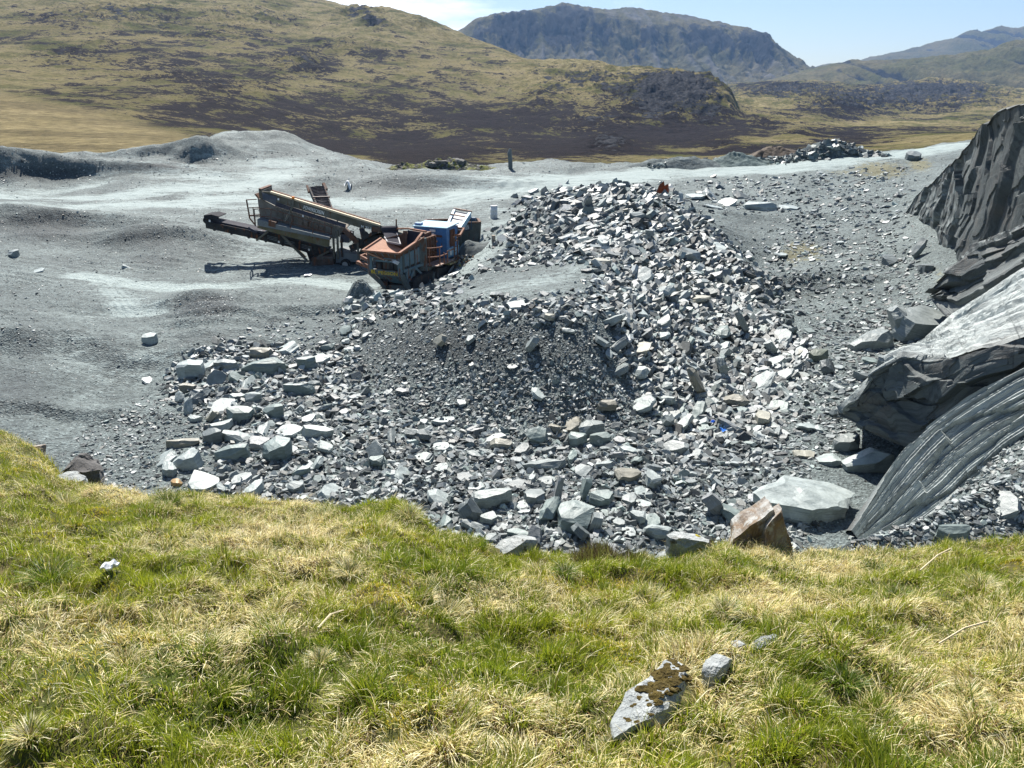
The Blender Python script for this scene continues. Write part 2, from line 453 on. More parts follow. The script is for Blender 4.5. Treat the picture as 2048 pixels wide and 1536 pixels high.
MOOR = [
 (-900,[(352,100),(340,117),(333,128),(300,200),(200,420),(60,800),(-60,1100),(-60,2600)]),
 (-150,[(352,100),(340,117),(333,128),(300,170),(200,380),(80,700),(-30,1000),(-110,1200),(-110,2600)]),
 (0,[(352,100),(340,117),(333,128),(290,165),(185,340),(70,700),(-30,1050),(-80,1250),(-60,2600)]),
 (200,[(352,100),(340,117),(330,128),(285,175),(210,330),(70,740),(-30,1100),(-70,1250),(-40,2600)]),
 (430,[(352,100),(340,117),(325,128),(280,200),(250,320),(100,740),(0,1080),(-30,1250),(40,2600)]),
 (640,[(352,100),(340,117),(330,128),(310,190),(270,380),(120,800),(8,1200),(0,1300),(80,2600)]),
 (700,[(352,100),(340,117),(332,128),(318,180),(275,400),(125,800),(17,1190),(15,1280),(90,2600)]),
 (780,[(352,100),(340,117),(333,130),(322,180),(278,420),(130,800),(18,1180),(17,1260),(100,2600)]),
 (840,[(352,100),(340,117),(333,132),(320,190),(275,430),(140,800),(34,1150),(32,1220),(120,2600)]),
 (915,[(352,100),(340,117),(333,135),(318,200),(270,440),(155,780),(65,1100),(63,1160),(150,2600)]),
 (1000,[(352,100),(340,117),(331,128),(318,210),(272,450),(175,750),(100,1000),(97,1080),(180,2600)]),
 (1080,[(352,100),(340,117),(327,130),(316,220),(275,450),(185,700),(126,920),(120,980),(190,2600)]),
 (1160,[(352,100),(340,117),(327,130),(316,230),(270,470),(190,680),(132,860),(127,930),(200,2600)]),
 (1260,[(352,100),(340,117),(330,145),(316,240),(268,480),(205,640),(142,800),(135,860),(205,2600)]),
 (1360,[(352,100),(340,117),(332,150),(316,250),(268,480),(222,610),(155,760),(146,800),(160,840),(200,1100),(205,2600)]),
 (1430,[(352,100),(340,117),(330,150),(312,260),(262,480),(232,600),(168,740),(152,780),(175,810),(205,1100),(190,2600)]),
 (1458,[(352,100),(340,117),(328,150),(308,270),(258,490),(240,590),(185,720),(165,750),(195,780),(212,1100),(170,1800),(168,2600)]),
 (1478,[(352,100),(340,117),(328,150),(306,270),(255,500),(236,640),(225,760),(214,900),(195,1200),(172,1700),(170,2600)]),
 (1560,[(352,100),(340,117),(325,150),(300,280),(262,500),(235,700),(215,900),(195,1200),(168,1600),(162,1750),(185,2600)]),
 (1640,[(352,100),(340,117),(320,150),(295,300),(258,550),(240,720),(210,950),(190,1250),(172,1600),(163,1750),(185,2600)]),
 (1700,[(352,100),(340,117),(315,150),(290,300),(256,600),(246,760),(215,980),(192,1250),(180,1600),(172,1750),(185,2600)]),
 (1760,[(352,100),(340,117),(315,150),(285,320),(252,640),(246,800),(225,1000),(198,1300),(178,1600),(172,1750),(185,2600)]),
 (1850,[(352,100),(340,117),(300,160),(275,340),(250,660),(245,850),(225,1050),(195,1350),(166,1650),(163,1750),(190,2600)]),
 (1950,[(352,100),(340,117),(296,160),(270,340),(250,660),(240,850),(215,1050),(190,1350),(168,1650),(166,1750),(190,2600)]),
 (2048,[(352,100),(340,117),(294,160),(268,340),(246,660),(238,850),(218,1050),(195,1350),(184,1650),(182,1750),(200,2600)]),
 (2900,[(352,100),(340,117),(290,160),(260,340),(236,660),(225,850),(205,1050),(190,1350),(180,1650),(175,1750),(200,2600)]),
]
def bl(i, cx, cy, rx, ry): return np.exp(-((i['PX'] - cx) / rx) ** 2 - ((i['PY'] - cy) / ry) ** 2)
def moor_noise(i):
    X, R, Z, PX, PY = i['X'], i['R'], i['Z'], i['PX'], i['PY']
    far = np.clip(R / 600, .12, 1.6)
    field = sstep(40, -40, PX - 450) * sstep(0, 24, PY - (172 + PX / 430 * 98))        # pale smooth pasture on the left
    crag = np.zeros(X.shape)
    for cx, cy, rx, ry, a in ((1350,190,120,48,1.6),(1180,165,130,34,.9),(1400,160,70,16,.9),(1230,240,90,16,.7),(1220,292,46,20,1.1),(1080,185,40,40,.6),
                              (1600,185,130,18,1),(1700,200,120,26,1),(1860,190,180,30,1.3),(1550,240,70,16,.5),(1600,270,40,14,.5),(720,30,60,14,.9),(755,50,40,10,1),  # right-hand crags: dark rock colour also paints in the cloud shadow
                              (500,30,120,25,.6),(250,30,200,30,.7),(150,110,120,30,.55),(600,130,60,26,.75),(450,180,120,30,.5),(330,150,90,22,.5),(680,100,80,20,.55),(830,50,50,14,.5),(900,330,70,14,.6),(430,65,110,18,.5),(1450,290,60,14,.5)):
        crag = np.maximum(crag, a * bl(i, cx, cy, rx, ry))
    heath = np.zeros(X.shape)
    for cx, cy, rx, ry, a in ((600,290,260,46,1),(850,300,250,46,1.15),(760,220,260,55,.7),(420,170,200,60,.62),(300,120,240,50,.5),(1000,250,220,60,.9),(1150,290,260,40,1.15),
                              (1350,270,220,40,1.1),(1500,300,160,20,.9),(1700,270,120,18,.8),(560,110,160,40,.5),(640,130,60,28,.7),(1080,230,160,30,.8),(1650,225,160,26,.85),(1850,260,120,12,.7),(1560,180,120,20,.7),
                              (900,170,90,24,.45),(100,60,160,40,.4),(1620,262,60,14,.7),(500,230,300,50,.75),(250,200,160,50,.5),(380,90,260,60,.38),(800,120,200,40,.35),(1300,230,150,40,.8),(1450,250,150,40,.9),(1750,210,200,40,.6)):  # right-hand patches: dark heather, with the cloud shadow painted in
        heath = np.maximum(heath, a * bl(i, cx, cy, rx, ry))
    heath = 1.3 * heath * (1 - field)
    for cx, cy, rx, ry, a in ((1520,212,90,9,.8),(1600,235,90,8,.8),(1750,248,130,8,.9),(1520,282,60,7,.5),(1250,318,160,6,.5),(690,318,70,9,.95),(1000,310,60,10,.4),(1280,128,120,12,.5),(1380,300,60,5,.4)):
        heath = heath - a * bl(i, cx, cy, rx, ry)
    rid = fbm(X / 46 + 4, R / 70 + Z / 30, 5, 61, ridge=True)
    dZ = far * (5.5 * fbm(X / 120, R / 160, 4, 60) + 1.4 * fbm(X / 22, R / 26, 4, 62))
    dZ = dZ * (1 - .85 * field)
    rough = fbm(X / 9, R / 12 + Z / 4, 3, 64, ridge=True)
    dZ = dZ + np.clip(crag, 0, 1.4) * far * (7.5 * (rid - .35) + 4.2 * rough)
    dZ = dZ * sstep(105, 175, R)
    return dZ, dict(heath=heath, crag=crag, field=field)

GABLE = [
 (820,[(200,2300),(150,2700),(110,3000),(90,3200),(120,4200)]),
 (905,[(215,2300),(150,2700),(90,3050),(68,3200),(110,4200)]),
 (950,[(230,2300),(170,2700),(90,3050),(40,3230),(38,3300),(110,4200)]),
 (1000,[(235,2300),(185,2700),(110,3050),(28,3230),(25,3320),(110,4200)]),
 (1060,[(235,2300),(190,2650),(110,3030),(24,3230),(20,3350),(110,4200)]),
 (1128,[(235,2300),(190,2650),(105,3030),(10,3300),(6,3380),(110,4200)]),
 (1165,[(235,2300),(190,2650),(105,3030),(20,3240),(11,3380),(110,4200)]),
 (1215,[(235,2300),(190,2650),(110,3030),(28,3230),(19,3360),(110,4200)]),
 (1255,[(235,2300),(190,2650),(110,3020),(40,3200),(13,3400),(110,4200)]),
 (1300,[(235,2300),(190,2650),(120,3000),(48,3200),(19,3400),(110,4200)]),
 (1380,[(235,2300),(190,2650),(120,3000),(50,3200),(31,3380),(110,4200)]),
 (1450,[(230,2300),(190,2650),(125,3000),(60,3180),(45,3330),(110,4200)]),
 (1500,[(225,2300),(190,2650),(130,2980),(68,3160),(56,3300),(120,4200)]),
 (1535,[(220,2300),(185,2650),(135,2980),(78,3130),(68,3250),(130,4200)]),
 (1565,[(215,2300),(180,2650),(135,2950),(98,3110),(93,3200),(150,4200)]),
 (1600,[(210,2300),(175,2650),(140,2950),(127,3080),(124,3150),(160,4200)]),
 (1640,[(200,2300),(175,2650),(158,2900),(150,3000),(150,3100),(170,4200)]),
 (1800,[(200,2300),(180,2650),(172,2900),(168,3000),(168,3100),(175,4200)]),
]
def gable_noise(i):
    X, R, Z, PX, PY = i['X'], i['R'], i['Z'], i['PX'], i['PY']
    crag = np.zeros(X.shape)
    for cx, cy, rx, ry, a in ((1030,60,60,50,1.3),(1130,50,55,48,1.4),(960,75,30,40,.7),(1210,60,60,30,.8),(1300,75,70,26,.9),(1420,80,70,28,1.1),(1510,95,50,36,1.3),(1370,55,60,14,.8),(1570,125,40,26,.6),(1250,110,60,14,.5)):
        crag = np.maximum(crag, a * bl(i, cx, cy, rx, ry))
    gul = fbm(X / 75 + Z / 300, Z / 420 + R / 2600, 5, 71, ridge=True)
    crest = sstep(3330, 2980, R)
    dZ = crest * (60 * np.clip(crag, 0, 1.2) * (gul - .45) + 22 * (gul - .4) + 16 * fbm(X / 40, R / 50, 4, 73) + 10 * np.clip(crag, 0, 1) * fbm(X / 14, R / 14, 3, 74, ridge=True)) + 9 * fbm(X / 30, R / 60, 4, 75)
    scree = np.clip(gul * 1.3 - .3, 0, 1) * (1 - np.clip(crag, 0, 1))
    return dZ, dict(crag=crag, scree=scree, field=np.zeros(X.shape))
RIGHT = [
 (1480,[(215,1900),(190,2200),(178,2500),(174,2700),(200,4000)]),
 (1600,[(215,1900),(190,2200),(150,2600),(143,2750),(180,4000)]),
 (1650,[(215,1900),(190,2200),(142,2600),(131,2750),(170,4000)]),
 (1700,[(215,1900),(190,2200),(135,2550),(120,2700),(160,4000)]),
 (1800,[(215,1900),(190,2150),(135,2500),(119,2650),(160,4000)]),
 (1880,[(215,1900),(190,2100),(130,2450),(111,2600),(160,4000)]),
 (1960,[(215,1900),(190,2100),(125,2420),(103,2560),(150,4000)]),
 (2010,[(215,1900),(190,2080),(118,2380),(90,2520),(150,4000)]),
 (2048,[(215,1900),(190,2050),(110,2350),(78,2480),(140,4000)]),
 (2300,[(215,1900),(190,2000),(90,2300),(50,2450),(140,4000)]),
 (2900,[(215,1900),(190,2000),(70,2300),(30,2450),(140,4000)]),
]
def right_noise(i):
    X, R, Z, PX, PY = i['X'], i['R'], i['Z'], i['PX'], i['PY']
    gul = fbm(X / 110 + Z / 160, Z / 300 + R / 1500, 5, 81, ridge=True)
    amt = sstep(1500, 1850, PX)
    dZ = sstep(2750, 2350, R) * (48 * amt + 12) * (gul - .55) + 8 * fbm(X / 40, R / 50, 4, 83)
    crag = np.clip((.62 - gul) * 2.2, 0, 1) * amt
    return dZ, dict(crag=crag, scree=np.zeros(X.shape), field=np.zeros(X.shape))
FARR = [
 (1540,[(190,3800),(150,5200),(150,7500)]),
 (1600,[(190,3800),(145,4800),(140,5200),(170,7500)]),
 (1660,[(190,3800),(135,4800),(126,5200),(170,7500)]),
 (1700,[(190,3800),(130,4800),(125,5200),(170,7500)]),
 (1740,[(190,3800),(130,4800),(115,5100),(160,7500)]),
 (1800,[(190,3800),(120,4700),(101,5000),(150,7500)]),
 (1880,[(190,3800),(100,4700),(82,5000),(150,7500)]),
 (1940,[(190,3800),(80,4700),(58,5000),(150,7500)]),
 (2000,[(190,3800),(75,4700),(55,5000),(150,7500)]),
 (2048,[(190,3800),(70,4700),(52,5000),(150,7500)]),
 (2900,[(190,3800),(60,4700),(40,5000),(150,7500)]),
]
def far_noise(i):
    X, R, Z = i['X'], i['R'], i['Z']
    gul = fbm(X / 200 + Z / 250, Z / 400 + R / 2500, 4, 91, ridge=True)
    return sstep(5400, 4700, R) * 55 * (gul - .55) + 12 * fbm(X / 80, R / 90, 4, 93), dict(crag=np.clip((.6 - gul) * 2, 0, 1), scree=np.zeros(X.shape), field=np.zeros(X.shape))
FARL = [(300,[(150,3000),(0,3600),(-60,4000),(0,6000)]),(560,[(150,3000),(20,3600),(-40,4000),(40,6000)]),(615,[(150,3000),(30,3600),(-8,4000),(60,6000)]),(645,[(150,3000),(40,3600),(4,4000),(60,6000)]),(665,[(150,3000),(60,3600),(18,4000),(70,6000)]),(720,[(150,3000),(80,3600),(60,4000),(80,6000)]),(900,[(150,3000),(110,3600),(100,4000),(110,6000)])]
# ------------------------------------------------------------------ materials
def mat_ground():
    t = NT('slate_gravel'); v = t.coord()
    dust, moss, coarse_shade = t.attr('dust', 'Fac'), t.attr('moss', 'Fac'), t.attr('coarse_shade', 'Fac')
    big = t.noise(v, .22, 6, .62); mid = t.noise(v, 1.6, 6, .68); fin = t.noise(v, 13, 4, .75)
    cells = t.n('ShaderNodeTexVoronoi'); t.l(v, cells.inputs['Vector']); cells.inputs['Scale'].default_value = 13
    sp = t.math('MULTIPLY', t.ramp(cells.outputs['Color'], [(.1, .72), (.6, 1.), (.92, 1.45)]), t.ramp(fin, [(.3, .66), (.5, 1.), (.72, 1.4)]))
    base = t.mix(t.ramp(big, [(.34, 0.), (.66, 1.)]), (.086, .107, .107), (.175, .210, .205))
    base = t.mix(t.ramp(mid, [(.35, .75), (.68, 0.)]), base, (.092, .110, .109))
    cf = t.ramp(t.math('ADD', coarse_shade, t.math('MULTIPLY', t.math('SUBTRACT', mid, .5), .9)), [(.15, 0.), (.8, .92)])
    base = t.mix(cf, base, (.044, .053, .056))  # dark gravel tone, also the painted shade of banks facing the viewer
    lump = t.noise(v, 4.2, 6, .72)
    base = t.mix(1., base, t.ramp(lump, [(.3, .62), (.5, 1.), (.7, 1.38)]), 'MULTIPLY')
    sharp = t.math('SUBTRACT', 1., t.math('MULTIPLY', dust, .75), clamp=True)
    base = t.mix(sharp, base, t.mix(1., base, sp, 'MULTIPLY'))
    streak = t.noise(t.coord(scale=(.16, 1.7, 1)), 1.6, 7, .68)
    dn = t.math('ADD', dust, t.math('ADD', t.math('MULTIPLY', t.math('SUBTRACT', streak, .5), 1.5), t.math('MULTIPLY', t.math('SUBTRACT', big, .5), .9)))
    df = t.ramp(t.math('ADD', dn, t.math('MULTIPLY', t.math('SUBTRACT', lump, .5), .8)), [(.28, 0.), (.66, 1.)])
    base = t.mix(t.math('MULTIPLY', df, .9), base, t.mix(mid, (.24, .29, .282), (.34, .40, .39)))
    mf = t.ramp(t.math('ADD', moss, t.math('MULTIPLY', t.math('SUBTRACT', t.noise(v, 1.6, 6, .7), .5), 1.9)), [(.46, 0.), (.68, .75)])
    base = t.mix(t.math('MULTIPLY', mf, .8), base, t.mix(mid, (.12, .11, .035), (.19, .155, .06)))
    h = t.math('ADD', t.math('MULTIPLY', cells.outputs['Distance'], 1.), t.math('ADD', t.math('MULTIPLY', fin, .6), t.math('ADD', t.math('MULTIPLY', mid, 2.2), t.math('ADD', t.math('MULTIPLY', lump, 1.6), t.math('MULTIPLY', streak, 1.2)))))
    return t.pbr(base, .75, .22, normal=t.bump(h, .9, .05))

def slate_nodes(t, tint, scale=1., lam=1.):
    """layered grey slate; tint multiplies"""
    v = t.coord(scale=(scale,) * 3); vl = t.coord(scale=(1.5 * scale, 1.5 * scale, 16 * scale))
    big = t.noise(v, 1.6, 4, .6); fine = t.noise(v, 14, 5, .7); lay = t.noise(vl, 1.6, 5, .65)
    col = t.mix(t.ramp(big, [(.3, 0.), (.7, 1.)]), (.155, .175, .172), (.255, .278, .27))
    col = t.mix(t.math('MULTIPLY', t.ramp(lay, [(.35, 1.), (.55, 0.)]), .55), col, (.08, .094, .096))
    col = t.mix(t.ramp(fine, [(.5, 0.), (.8, .5)]), col, (.32, .345, .335))
    col = t.mix(1., col, tint, 'MULTIPLY')
    h = t.math('ADD', t.math('MULTIPLY', lay, lam), t.math('MULTIPLY', fine, .5))
    return col, t.bump(h, .55, .03 / scale)
def mat_slate_obj():
    t = NT('slate_block'); col, nm = slate_nodes(t, t.objcol()); return t.pbr(col, .5, .42, normal=nm)
def mat_slate_stuff():
    t = NT('slate_rubble'); v = t.coord()
    fine = t.noise(v, 9, 4, .7)
    col = t.mix(1., t.attr('tint'), t.ramp(fine, [(.25, .7), (.55, 1.), (.8, 1.25)]), 'MULTIPLY')
    return t.pbr(col, .52, .4, normal=t.bump(fine, .4, .04))
def mat_crag(lichen=.3, dark=1.):
    t = NT('slate_crag'); v = t.coord()
    cx = t.n('ShaderNodeCombineXYZ'); t.l(t.attr('along', 'Fac'), cx.inputs[0]); t.l(t.attr('across', 'Fac'), cx.inputs[1])
    def bed(sx, sy, sc, det=6, rough=.68):
        mp = t.n('ShaderNodeMapping'); mp.inputs['Scale'].default_value = (sx, sy, 1); t.l(cx.outputs[0], mp.inputs['Vector']); return t.noise(mp.outputs[0], sc, det, rough, .3)
    big = t.noise(v, .35, 5, .6); fine = t.noise(v, 6, 6, .75); lay = bed(.16, 2.2, 1.6); lay2 = bed(.3, 7., 1.7)
    col = t.mix(t.ramp(big, [(.32, 0.), (.68, 1.)]), (.055 * dark, .067 * dark, .068 * dark), (.115 * dark, .133 * dark, .13 * dark))
    col = t.mix(t.ramp(lay, [(.42, .75), (.53, 0.)]), col, (.032, .038, .041))
    col = t.mix(t.math('MULTIPLY', t.ramp(t.noise(v, .8, 5, .7), [(.52, 0.), (.64, 1.)]), .35), col, (.105, .083, .068))
    col = t.mix(t.math('MULTIPLY', t.ramp(t.voro(v, 6.), [(.06, 1.), (.13, 0.)]), lichen), col, (.24, .255, .23))
    col = t.mix(t.ramp(fine, [(.3, .5), (.5, 0.)]), col, (.045, .052, .055))
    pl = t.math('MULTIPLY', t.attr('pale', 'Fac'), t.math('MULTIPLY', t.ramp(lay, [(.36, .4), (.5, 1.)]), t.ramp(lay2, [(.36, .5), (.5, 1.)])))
    col = t.mix(pl, col, (.40, .435, .42))  # sunlight on the crag tops is painted in as a paler tone
    h = t.math('ADD', t.math('MULTIPLY', lay, 1.6), t.math('ADD', t.math('MULTIPLY', fine, .8), t.math('MULTIPLY', lay2, .8)))
    return t.pbr(col, .6, .35, normal=t.bump(h, .8, .035))
def mat_bank():
    t = NT('turf'); v = t.coord(); n = t.noise(v, 5, 6, .7); b = t.noise(v, .9, 4, .6)
    col = t.mix(t.ramp(b, [(.35, 0.), (.65, 1.)]), (.055, .075, .015), (.13, .105, .045))
    col = t.mix(t.ramp(n, [(.4, 0.), (.7, .7)]), col, (.045, .04, .018))
    over = t.attr('lip', 'Fac')
    return t.pbr(col, .9, .1, normal=t.bump(n, .8, .05))
def mat_moor():
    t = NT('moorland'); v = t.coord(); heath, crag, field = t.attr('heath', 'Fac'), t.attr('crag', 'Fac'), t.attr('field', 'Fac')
    n1 = t.noise(v, .012, 6, .6); n2 = t.noise(t.coord(scale=(1, .55, 1.6)), .055, 9, .70); n3 = t.noise(v, .30, 6, .75); n4 = t.noise(t.coord(scale=(.6, .5, 2.2)), .025, 7, .68)
    g = t.mix(t.ramp(n1, [(.35, 0.), (.65, 1.)]), (.085, .083, .026), (.165, .137, .058))
    g = t.mix(t.ramp(n2, [(.40, 0.), (.62, .85)]), g, (.31, .255, .135))
    g = t.mix(t.ramp(n4, [(.50, 0.), (.60, .8)]), g, (.058, .066, .015))
    g = t.mix(t.math('MULTIPLY', field, .9), g, t.mix(n2, (.19, .152, .07), (.29, .235, .125)))
    g = t.mix(t.math('MULTIPLY', field, t.ramp(t.noise(t.coord(scale=(.3, 1, 4)), .05, 6, .6), [(.48, 0.), (.6, .6)])), g, (.11, .088, .045))
    g = t.mix(1., g, t.ramp(n3, [(.3, .4), (.5, .95), (.7, 1.55)]), 'MULTIPLY')
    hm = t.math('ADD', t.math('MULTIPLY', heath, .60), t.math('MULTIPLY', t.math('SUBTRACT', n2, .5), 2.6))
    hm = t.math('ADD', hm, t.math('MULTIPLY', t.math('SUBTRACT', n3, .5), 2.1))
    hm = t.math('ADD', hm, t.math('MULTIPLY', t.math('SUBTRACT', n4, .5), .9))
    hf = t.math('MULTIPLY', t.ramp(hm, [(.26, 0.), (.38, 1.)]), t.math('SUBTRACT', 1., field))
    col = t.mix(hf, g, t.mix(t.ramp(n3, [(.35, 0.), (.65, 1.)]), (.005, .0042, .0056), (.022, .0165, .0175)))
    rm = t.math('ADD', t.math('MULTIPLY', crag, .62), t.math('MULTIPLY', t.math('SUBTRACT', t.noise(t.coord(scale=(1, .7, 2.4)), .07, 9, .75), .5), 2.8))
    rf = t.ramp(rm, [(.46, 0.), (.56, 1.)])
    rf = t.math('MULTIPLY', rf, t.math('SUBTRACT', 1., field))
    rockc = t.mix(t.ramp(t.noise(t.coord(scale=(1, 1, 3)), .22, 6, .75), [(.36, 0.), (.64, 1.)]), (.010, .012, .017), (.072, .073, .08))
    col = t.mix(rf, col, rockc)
    h = t.math('ADD', t.math('MULTIPLY', n2, 2.5), t.math('ADD', t.math('MULTIPLY', n3, .8), t.math('MULTIPLY', rf, t.noise(v, .18, 6, .75))))
    return t.pbr(col, .95, .05, normal=t.bump(h, .9, 3.0))
def mat_mountain(green=(.055, .055, .022)):
    t = NT('mountain'); v = t.coord(); crag, scree = t.attr('crag', 'Fac'), t.attr('scree', 'Fac')
    n1 = t.noise(v, .006, 6, .62); n2 = t.noise(t.coord(scale=(1, .4, .5)), .022, 8, .7); n3 = t.noise(v, .09, 5, .7)
    g = t.mix(t.ramp(n1, [(.36, 0.), (.64, 1.)]), green, (.10, .085, .042))
    g = t.mix(1., g, t.ramp(n3, [(.3, .5), (.5, 1.), (.7, 1.45)]), 'MULTIPLY')
    sm = t.ramp(t.math('ADD', t.math('MULTIPLY', scree, .5), t.math('SUBTRACT', n2, .12)), [(.45, 0.), (.75, .85)])
    g = t.mix(sm, g, t.mix(n3, (.07, .069, .07), (.125, .12, .118)))
    rm = t.ramp(t.math('ADD', t.math('MULTIPLY', crag, .8), t.math('MULTIPLY', t.math('SUBTRACT', n2, .5), 2.)), [(.4, 0.), (.58, 1.)])
    col = t.mix(rm, g, t.mix(n3, (.006, .0075, .011), (.028, .029, .034)))
    return t.pbr(col, .95, .06, normal=t.bump(t.math('ADD', n2, t.math('MULTIPLY', n3, .5)), .9, 9.))
# ------------------------------------------------------------------ slate: prototypes, landmark blocks, individual blocks, rubble
def rock_bm(seed, dims, cuts=5, sub=1, rough=.03, n=7, lam=True):
    """angular block roughly filling dims (x, y, z), resting on z = 0"""
    r = random.Random(seed); bm = bmesh.new()
    a0 = r.random() * 6.28; ring = []
    for i in range(n):
        a = a0 + (i + r.uniform(-.28, .28)) / n * 2 * PI
        k = r.uniform(.86, 1.08) / (abs(math.cos(a)) ** 2.6 + abs(math.sin(a)) ** 2.6) ** (1 / 2.6)
        ring.append((math.cos(a) * k * .5, math.sin(a) * k * .5))
    lo = [bm.verts.new((x * r.uniform(.88, 1.05), y * r.uniform(.88, 1.05), -.5)) for x, y in ring]
    hi = [bm.verts.new((x * r.uniform(.82, 1.0), y * r.uniform(.82, 1.0), .5)) for x, y in ring]
    bm.faces.new(lo[::-1]); bm.faces.new(hi)
    for i in range(n): bm.faces.new((lo[i], lo[(i + 1) % n], hi[(i + 1) % n], hi[i]))
    for c in range(cuts):
        th = r.random() * 6.28
        if c % 3 == 0: nn = Vector((math.cos(th) * .5, math.sin(th) * .5, r.choice((1, 1, -1)))).normalized(); off = r.uniform(.36, .48)
        else: nn = Vector((math.cos(th), math.sin(th), r.uniform(-.5, .8))).normalized(); off = r.uniform(.36, .52)
        g = bmesh.ops.bisect_plane(bm, geom=bm.verts[:] + bm.edges[:] + bm.faces[:], plane_co=nn * off, plane_no=nn, clear_outer=True, dist=1e-5)
        ed = [e for e in g['geom_cut'] if isinstance(e, bmesh.types.BMEdge)]
        if ed:
            try: bmesh.ops.edgenet_fill(bm, edges=ed)
            except Exception: pass
    for v in bm.verts: v.co = Vector((v.co.x * dims[0], v.co.y * dims[1], v.co.z * dims[2]))
    if sub:
        bmesh.ops.triangulate(bm, faces=bm.faces[:])
        bmesh.ops.subdivide_edges(bm, edges=bm.edges[:], cuts=sub, use_grid_fill=True)
        bmesh.ops.triangulate(bm, faces=bm.faces[:])
        s = max(dims); o = Vector((seed * 3.7, seed * 1.3, 0))
        for v in bm.verts:
            p = v.co / s
            d = mnoise.noise_vector(p * 4 + o) * rough * s + mnoise.noise_vector(p * 11 + o) * rough * .45 * s
            if lam:                                  # split layers: in and out with height
                st = math.floor((p.z + .04 * mnoise.noise(p * 3 + o)) * s / dims[2] * 6)
                k = mnoise.noise(Vector((st * 7.3, seed, 0))) * rough * 1.3 * s
                xy = Vector((v.co.x, v.co.y, 0)); d += (xy.normalized() if xy.length > 1e-6 else xy) * k * min(1, 2 * xy.length / s); d.z *= .6
            v.co += d
    bmesh.ops.recalc_face_normals(bm, faces=bm.faces[:])
    zmin = min(v.co.z for v in bm.verts)
    for v in bm.verts: v.co.z -= zmin
    return bm
def rock_mesh(name, *a, **k):
    me = bpy.data.meshes.new(name); bm = rock_bm(*a, **k); bm.to_mesh(me); bm.free(); return me

TINT = {'pale': (1.45, 1.48, 1.46), 'grey': (1.02, 1.04, 1.04), 'dark': (.62, .65, .67), 'greenish': (.93, 1.03, .99), 'purplish': (1.02, .97, 1.0), 'brown': (1.0, .86, .70), 'beige': (1.5, 1.32, 1.1), 'rust': (2.0, 1.15, .5), 'teal': (.80, .92, .91), 'olive': (.62, .66, .52)}
TH = {'slab': .26, 'plate': .13, 'block': .5, 'boulder': .62, 'splinter': .34, 'wedge': .45}
